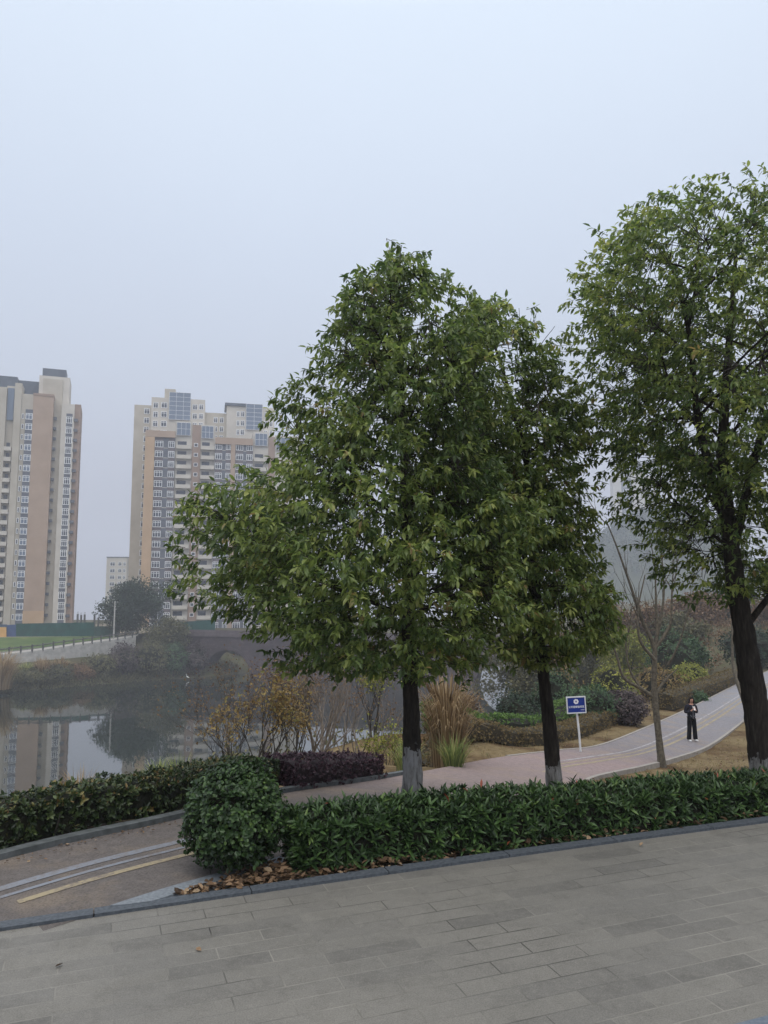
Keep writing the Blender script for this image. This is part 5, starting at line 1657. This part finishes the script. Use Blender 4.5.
def window_mesh(w, h, cols=2, rows=1, glass=None, bay=.0, tr=.28, bar=.15):
    mb = MB()
    y0, y1 = -.10 - bay, .02
    f = bar
    mb.box(-w / 2, w / 2, y0, y1, 0, f, 0); mb.box(-w / 2, w / 2, y0, y1, h - f, h, 0)
    mb.box(-w / 2, -w / 2 + f, y0, y1, f, h - f, 0); mb.box(w / 2 - f, w / 2, y0, y1, f, h - f, 0)
    for c in range(1, cols):
        x = -w / 2 + w * c / cols
        mb.box(x - f * .4, x + f * .4, y0 + .012, y1 - .02, f, h - f, 0)
    if tr:
        zt = h * (1 - tr)
        mb.box(-w / 2 + f, w / 2 - f, y0 + .016, y1 - .02, zt - f * .4, zt + f * .4, 0)
    mb.box(-w / 2 + f, w / 2 - f, y0 + .06, y1 - .03, f, h - f, 1)
    return mb.mesh('window', [Mframe, glass or Mglass])
def balcony_mesh(w, d=1.25, h=1.1):
    mb = MB()
    mb.box(-w / 2, w / 2, -d + 1.0, 1.0 - .003, 0, .16)
    mb.box(-w / 2, w / 2, -d + 1.0 - .0, -d + 1.12, .16, h)
    mb.box(-w / 2, -w / 2 + .12, -d + 1.12, .99, .16, h); mb.box(w / 2 - .12, w / 2, -d + 1.12, .99, .16, h)
    return mb.mesh('balcony', [Mcream2])

FL = 2.9
class Col:
    count = 0
def column(T, name, mesh, xc, y, z0, n, fl=FL, budget=None, stuff=None, skip=()):
    """n copies going up; past the budget they are collected into one mesh marked stuff"""
    for i in range(n):
        if i in skip: continue
        z = z0 + i * fl
        if budget is None or budget[0] > 0:
            inst(mesh, name, T.root, (xc, y, z))
            if budget is not None: budget[0] -= 1
        else:
            stuff.append((mesh, xc, y, z))
def flush_stuff(T, name, items, mats):
    if not items: return
    mb = MB()
    for me, x, y, z in items:
        V = np.zeros(len(me.vertices) * 3, np.float32); me.vertices.foreach_get('co', V); V = V.reshape(-1, 3) + (x, y, z)
        mi = np.zeros(len(me.polygons), np.int32); me.polygons.foreach_get('material_index', mi)
        fa = np.array([list(p.vertices) for p in me.polygons])
        first = True
        for m in np.unique(mi):
            if first:
                base_nv = mb.nv
                mb.add(V, fa[mi == m], int(m)); first = False
            else:
                mb.f.append((fa[mi == m].astype(np.int32) + base_nv, int(m)))
    o = mb.build(name, mats, T.root)
    o['kind'] = 'stuff'

ZB = -9.2
# --- left tower
T1 = Tower('apartment_tower', 'cream and tan high rise at the left edge with a column of blue bay windows', 34, 205, math.radians(20), ZB)
H1 = T1.Z(40, 396)
T1.box('wall', Mtan, 31, 51.5, 395, y=0, depth=14)
T1.box('wall', Mcream, 19, 31, 394, y=.6, depth=13)
T1.box('wall', Mcream, 12, 19, 383, y=.2, depth=13)
T1.box('wall', Mcream, 4, 12, 386, y=1.6, depth=12)
T1.box('wall', Mcream, -26, 4, 386, y=.25, depth=13)
T1.box('wall', Mcream, 51.5, 60, 401, y=2.6, depth=12)
T1.box('wall', Mcream2, 60, 73, 404, y=1.2, depth=13)
T1.box('wall', Mpink, 73, 79.3, 404.5, y=1.9, depth=11)
T1.box('penthouse', Mcream2, 36, 67, 376.5, y=5, depth=9, zb=H1 - 2)
T1.box('penthouse', Mcream, 40, 60, 379, y=4.6, depth=.5, zb=H1 - 2)
T1.box('roof', Mroofm, 39, 63, 369, y=6, depth=6, zb=T1.Z(50, 376.6, 5))
T1.box('roof', Mroofm, -10, 14, 376, y=4, depth=7, zb=H1 - 1)
T1.box('roof', Mroofm, 14, 36, 381, y=6.2, depth=6, zb=H1 - 1)
T1.box('glazed_top', Mglassb, 5, 11.6, 388, y=1.1, depth=.6, zb=T1.Z(8, 420, 1.1))
T1.box('orange_base', Morange, 30.8, 51.6, 611, y=-.12, depth=.10)
T1.box('parapet', Mpink, 30.8, 51.7, 393.6, y=-.1, depth=14.2, zb=H1 + .0)
nf = int((H1 - 2.0) / FL)
xw0, xw1 = T1.X(24, -.1), T1.X(31, -.1)
wb = window_mesh(xw1 - xw0, 1.75, 2, bay=.55, glass=Mglassb)
xc = (xw0 + xw1) / 2
spx_ = MB(); spx_.box(xw0 - .05, xw1 + .05, -.03, .595, .1, nf * FL + .3); spx_.build('spandrel_panel', Mgreyp, T1.root)
column(T1, 'window', wb, xc, .55, .35, nf)
xs0, xs1 = T1.X(20.2, .6), T1.X(22.6, .6)
ws = window_mesh(xs1 - xs0, 1.4, 1, tr=0)
column(T1, 'small_window', ws, (xs0 + xs1) / 2, .6, .6, nf)
xr0, xr1 = T1.X(65, 1.2), T1.X(71.3, 1.2)
wr = window_mesh(xr1 - xr0, 1.9, 3)
spx_ = MB(); spx_.box(xr0, xr1, 1.172, 1.197, .1, nf * FL + .2); spx_.build('spandrel_panel', Mgreyp, T1.root)
column(T1, 'window', wr, (xr0 + xr1) / 2, 1.2, .3, nf)
xb0, xb1 = T1.X(4.2, 1.6), T1.X(11.8, 1.6)
column(T1, 'balcony', balcony_mesh(xb1 - xb0), (xb0 + xb1) / 2, .55, .1, nf - 3)
mbd = MB()
for i in range(nf - 3): mbd.box(xb0 + .5, xb1 - .5, 1.55, 1.62, i * FL + .3, i * FL + 2.5)
mbd.build('balcony_door', Mglass, T1.root)
xa = T1.X(53.2, 2.0)
al = MB(); al.box(-.55, .55, -.05, .65, 0, .8)
am = al.mesh('air_conditioner', [Mgreyp])
column(T1, 'air_conditioner', am, xa, 1.95, 1.2, nf)
xa = T1.X(74.6, 1.2); column(T1, 'air_conditioner', am, xa, 1.25, 1.0, nf)

# --- middle tower
T2 = Tower('apartment_tower', 'orange and white high rise with balconies behind the broad tree', 196, 216, math.radians(13), ZB)
H2 = T2.Z(200, 437)
nf2 = int(H2 / FL)
budget, extra = [100], []
T2.box('wall', Morange, 145, 154.5, 431, y=0, depth=12)
T2.box('wall', Mgreyp, 154.5, 175, 437, y=.45, depth=11)
T2.box('parapet', Mtan, 145.1, 175, 430.5, y=-.05, depth=1.2, zb=T2.Z(160, 437, 0))
T2.box('wall', Mcream2, 175, 192, 421.5, y=1.3, depth=11)
T2.box('wall', Mpink, 192, 200.5, 425, y=.9, depth=11)
T2.box('wall', Mcream2, 200.5, 215, 425, y=1.3, depth=11)
T2.box('wall', Mgreyp, 215, 231, 444, y=.45, depth=11)
T2.box('wall', Mtan, 231, 235.5, 440, y=0, depth=11)
T2.box('wall', Mgreyp, 235.5, 253, 444, y=.45, depth=11)
T2.box('parapet', Mtan, 215, 253, 438, y=-.05, depth=1.2, zb=T2.Z(234, 444.5, 0))
T2.box('wall', Mcream2, 253, 268.5, 432, y=1.3, depth=11)
T2.box('wall', Mpink, 268.5, 275, 437, y=.9, depth=11)
T2.box('wall', Mcream2, 275, 300, 436, y=1.1, depth=11)
# rear blocks
T2.box('wall', Mcream, 133, 150, 405, y=14, depth=12)
T2.box('wall', Mcream2, 150, 204, 398.5, y=13, depth=12)
T2.box('wall', Mcream, 204, 226, 413, y=15, depth=10)
T2.box('wall', Mcream2, 226, 274, 407, y=13, depth=12)
T2.box('roof', Mroofm, 224, 262, 403.5, y=12.6, depth=10, zb=T2.Z(244, 406.6, 13))
T2.box('roof', Mcream, 163, 174, 389, y=15, depth=5, zb=T2.Z(168, 398, 13))
def glazed(pxa, pxb, pt_, pb, y, cols, rows):
    xa, xb = T2.X(pxa, y), T2.X(pxb, y); zt, zb_ = T2.Z((pxa + pxb) / 2, pt_, y), T2.Z((pxa + pxb) / 2, pb, y)
    mb = MB(); mb.box(xa, xb, y - .5, y - .05, zb_, zt, 1)
    for c in range(cols + 1):
        x_ = xa + (xb - xa) * c / cols; mb.box(x_ - .04, x_ + .04, y - .56, y - .501, zb_, zt, 0)
    for c in range(rows + 1):
        z_ = zb_ + (zt - zb_) * c / rows; mb.box(xa, xb, y - .55, y - .502, z_ - .04, z_ + .04, 0)
    mb.build('glazed_top', [Mframe, Mglassb], T2.root)
glazed(176.5, 190, 423, 435.5, 1.3, 3, 2); glazed(201.5, 213, 426.5, 438.5, 1.3, 3, 2); glazed(255, 267, 434, 446, 1.3, 3, 2); glazed(276, 290, 438, 450, 1.1, 3, 2)
glazed(168, 189.5, 393, 420, 13, 3, 6); glazed(245.5, 261.5, 404.5, 430, 13, 2, 6)
# windows of the front slab
cols = [(155, 163.2, 2), (168.4, 174.6, 2), (215.4, 222.2, 2), (226, 230.8, 2), (236, 243.2, 2), (246.6, 252.6, 2)]
for a_, b_, c_ in cols:
    xa, xb = T2.X(a_, .45), T2.X(b_, .45)
    spn = MB(); spn.box(xa, xb, .425, .46, .1, nf2 * FL + .2); spn.build('spandrel_panel', Mbrownp, T2.root)
for ci, (a_, b_, c_) in enumerate(cols):
    xa, xb = T2.X(a_, .45), T2.X(b_, .45)
    column(T2, 'window', window_mesh(xb - xa, 1.85, 3), (xa + xb) / 2, .45, .3, nf2, budget=budget, stuff=extra)
flm = MB()
for a_, b_ in ((163.4, 168.2), (222.4, 225.8), (243.4, 246.4)):
    xa, xb = T2.X(a_, .45), T2.X(b_, .45)
    for i in range(nf2): flm.box(xa, xb, .40, .46, i * FL + .05, i * FL + .2)
flm.build('floor_band', Mcream2, T2.root)
for a_, b_, nn in ((176.5, 191.5, nf2), (201, 214.5, nf2), (254, 268, nf2 - 1)):
    xa, xb = T2.X(a_, 1.3), T2.X(b_, 1.3)
    column(T2, 'balcony', balcony_mesh(xb - xa), (xa + xb) / 2, .28, .1, nn)
    md = MB()
    for i in range(nn): md.box(xa + .3, xb - 1.4, 1.22, 1.32, i * FL + .3, i * FL + 2.45)
    md.build('balcony_door', Mglass, T2.root)
xa, xb = T2.X(194, .9), T2.X(198, .9)
column(T2, 'window', window_mesh(xb - xa, 1.1, 1, tr=0), (xa + xb) / 2, .9, .9, nf2, budget=budget, stuff=extra)
for a_, b_, top in ((143, 148.5, 408), (152, 157, 402), (160, 166, 402), (191.5, 196.5, 404), (198, 202.5, 404), (236, 239, 411), (240, 244, 411), (263.5, 267, 412), (269, 272.5, 412), (213, 217, 417), (219, 223, 417)):
    yy = 15 if 204 < a_ < 226 else (14 if a_ < 150 else 13)
    xa, xb = T2.X(a_, yy), T2.X(b_, yy)
    zt = T2.Z((a_ + b_) / 2, top, yy)
    nn = 24 if a_ < 150 else 5
    column(T2, 'window', window_mesh(xb - xa, 1.8, 2), (xa + xb) / 2, yy, zt - 1.9 - (nn - 1) * FL, nn, budget=budget, stuff=extra)
flush_stuff(T2, 'window_rows', extra, [Mframe, Mglass])

# --- small far block and hazy tower
T3 = Tower('apartment_block', 'small pale block far behind, left of the orange tower', 121, 330, math.radians(4), -9)
T3.box('wall', Mcream2, 111, 131, 557.5, depth=14)
T3.box('wall', Mcream, 131, 140, 558.5, y=2, depth=10)
n3 = 9
for a_, b_ in ((114.5, 119.5), (122.5, 126), (127.5, 130)):
    xa, xb = T3.X(a_), T3.X(b_)
    column(T3, 'window', window_mesh(xb - xa, 1.7, 2), (xa + xb) / 2, 0, T3.Z(120, 562) - 1.7 - 8 * 2.9, 9)
T3.box('roof', Mroofm, 110.6, 131.4, 556.8, y=-.2, depth=14.4, zb=T3.Z(121, 557.5))
T4 = Tower('apartment_tower', 'faint pale high rise almost lost in haze between the two crowns', 628, 640, math.radians(-6), -30)
T4.box('wall', Mcream2, 612, 620, 474, depth=14)
T4.box('wall', Mgreyp, 620, 630, 478, y=1, depth=13)
T4.box('wall', Mcream2, 630, 642, 470, depth=14)
T4.box('wall', Mcream, 642, 654, 476, y=.6, depth=13)
T4.box('roof', Mroofm, 631, 640, 464, y=3, depth=7, zb=T4.Z(636, 470))
for a_, b_ in ((622, 628), (645, 651)):
    xa, xb = T4.X(a_, 1), T4.X(b_, 1)
    column(T4, 'window', window_mesh(xb - xa, 2.2, 2, bar=.3), (xa + xb) / 2, 1.0 if a_ < 640 else .6, T4.Z(625, 484) - 2.4 - 22 * 4.2, 23, fl=4.2)

# far wooded hill
gxs, gys = np.linspace(60, 420, 80), np.linspace(430, 700, 60)
XX, YY = np.meshgrid(gxs, gys)
nzz = VN(71, .05)(np.stack([XX.ravel(), YY.ravel(), 0 * XX.ravel()], -1))
hz = 98 * np.exp(-((XX.ravel() - 205) / 85) ** 2 - ((YY.ravel() - 560) / 80) ** 2) + nzz * 3 - 36
mb = MB(); nx_ = len(gxs); ii = (np.arange(len(gys) - 1)[:, None] * nx_ + np.arange(nx_ - 1)[None]).ravel()
mb.add(np.stack([XX.ravel(), YY.ravel(), hz], -1), np.stack([ii, ii + 1, ii + nx_ + 1, ii + nx_], -1))
tag(mb.build('hill', noisy('wooded_hill_soil', (.03, .04, .02), (.06, .065, .035), .2, .95), smooth=True), kind='structure')
r = np.random.default_rng(17)
sel = r.choice(len(hz), 1500, p=np.clip(hz + 8, 0, None) / np.clip(hz + 8, 0, None).sum())
cp_ = np.stack([XX.ravel()[sel] + r.normal(0, 2, 1500), YY.ravel()[sel] + r.normal(0, 2, 1500), hz[sel] + 1.5], -1)
k = 12; n = len(cp_) * k
P = np.repeat(cp_, k, 0) + r.normal(0, 1.6, (n, 3))
mb = MB(); leaves(mb, P, r.normal(0, 1, (n, 3)), r.normal(0, 1, (n, 3)) + (0, 0, .7), r.uniform(1.2, 2.6, n), r.uniform(.8, 1.6, n), 0, r.random(n), simple=True)
tag(mb.build('woods', M_dgreen), 'dark woodland covering the hazy hill between the two crowns', 'woods', kind='stuff')

# ------------------------------------------------------------------ haze
mb = MB(); mb.box(-900, 900, -80, 1210, -100, 92)
hm = bpy.data.materials.new('haze_air'); hm.use_nodes = True
ht = hm.node_tree; ht.nodes.clear()
ho_ = ht.nodes.new('ShaderNodeOutputMaterial'); hv = ht.nodes.new('ShaderNodeVolumePrincipled')
hv.inputs['Color'].default_value = (.90, .93, 1.0, 1); hv.inputs['Density'].default_value = 0.0010; hv.inputs['Anisotropy'].default_value = .45
ht.links.new(hv.outputs[0], ho_.inputs['Volume'])
hz_o = mb.build('haze', hm)
tag(hz_o, kind='stuff')
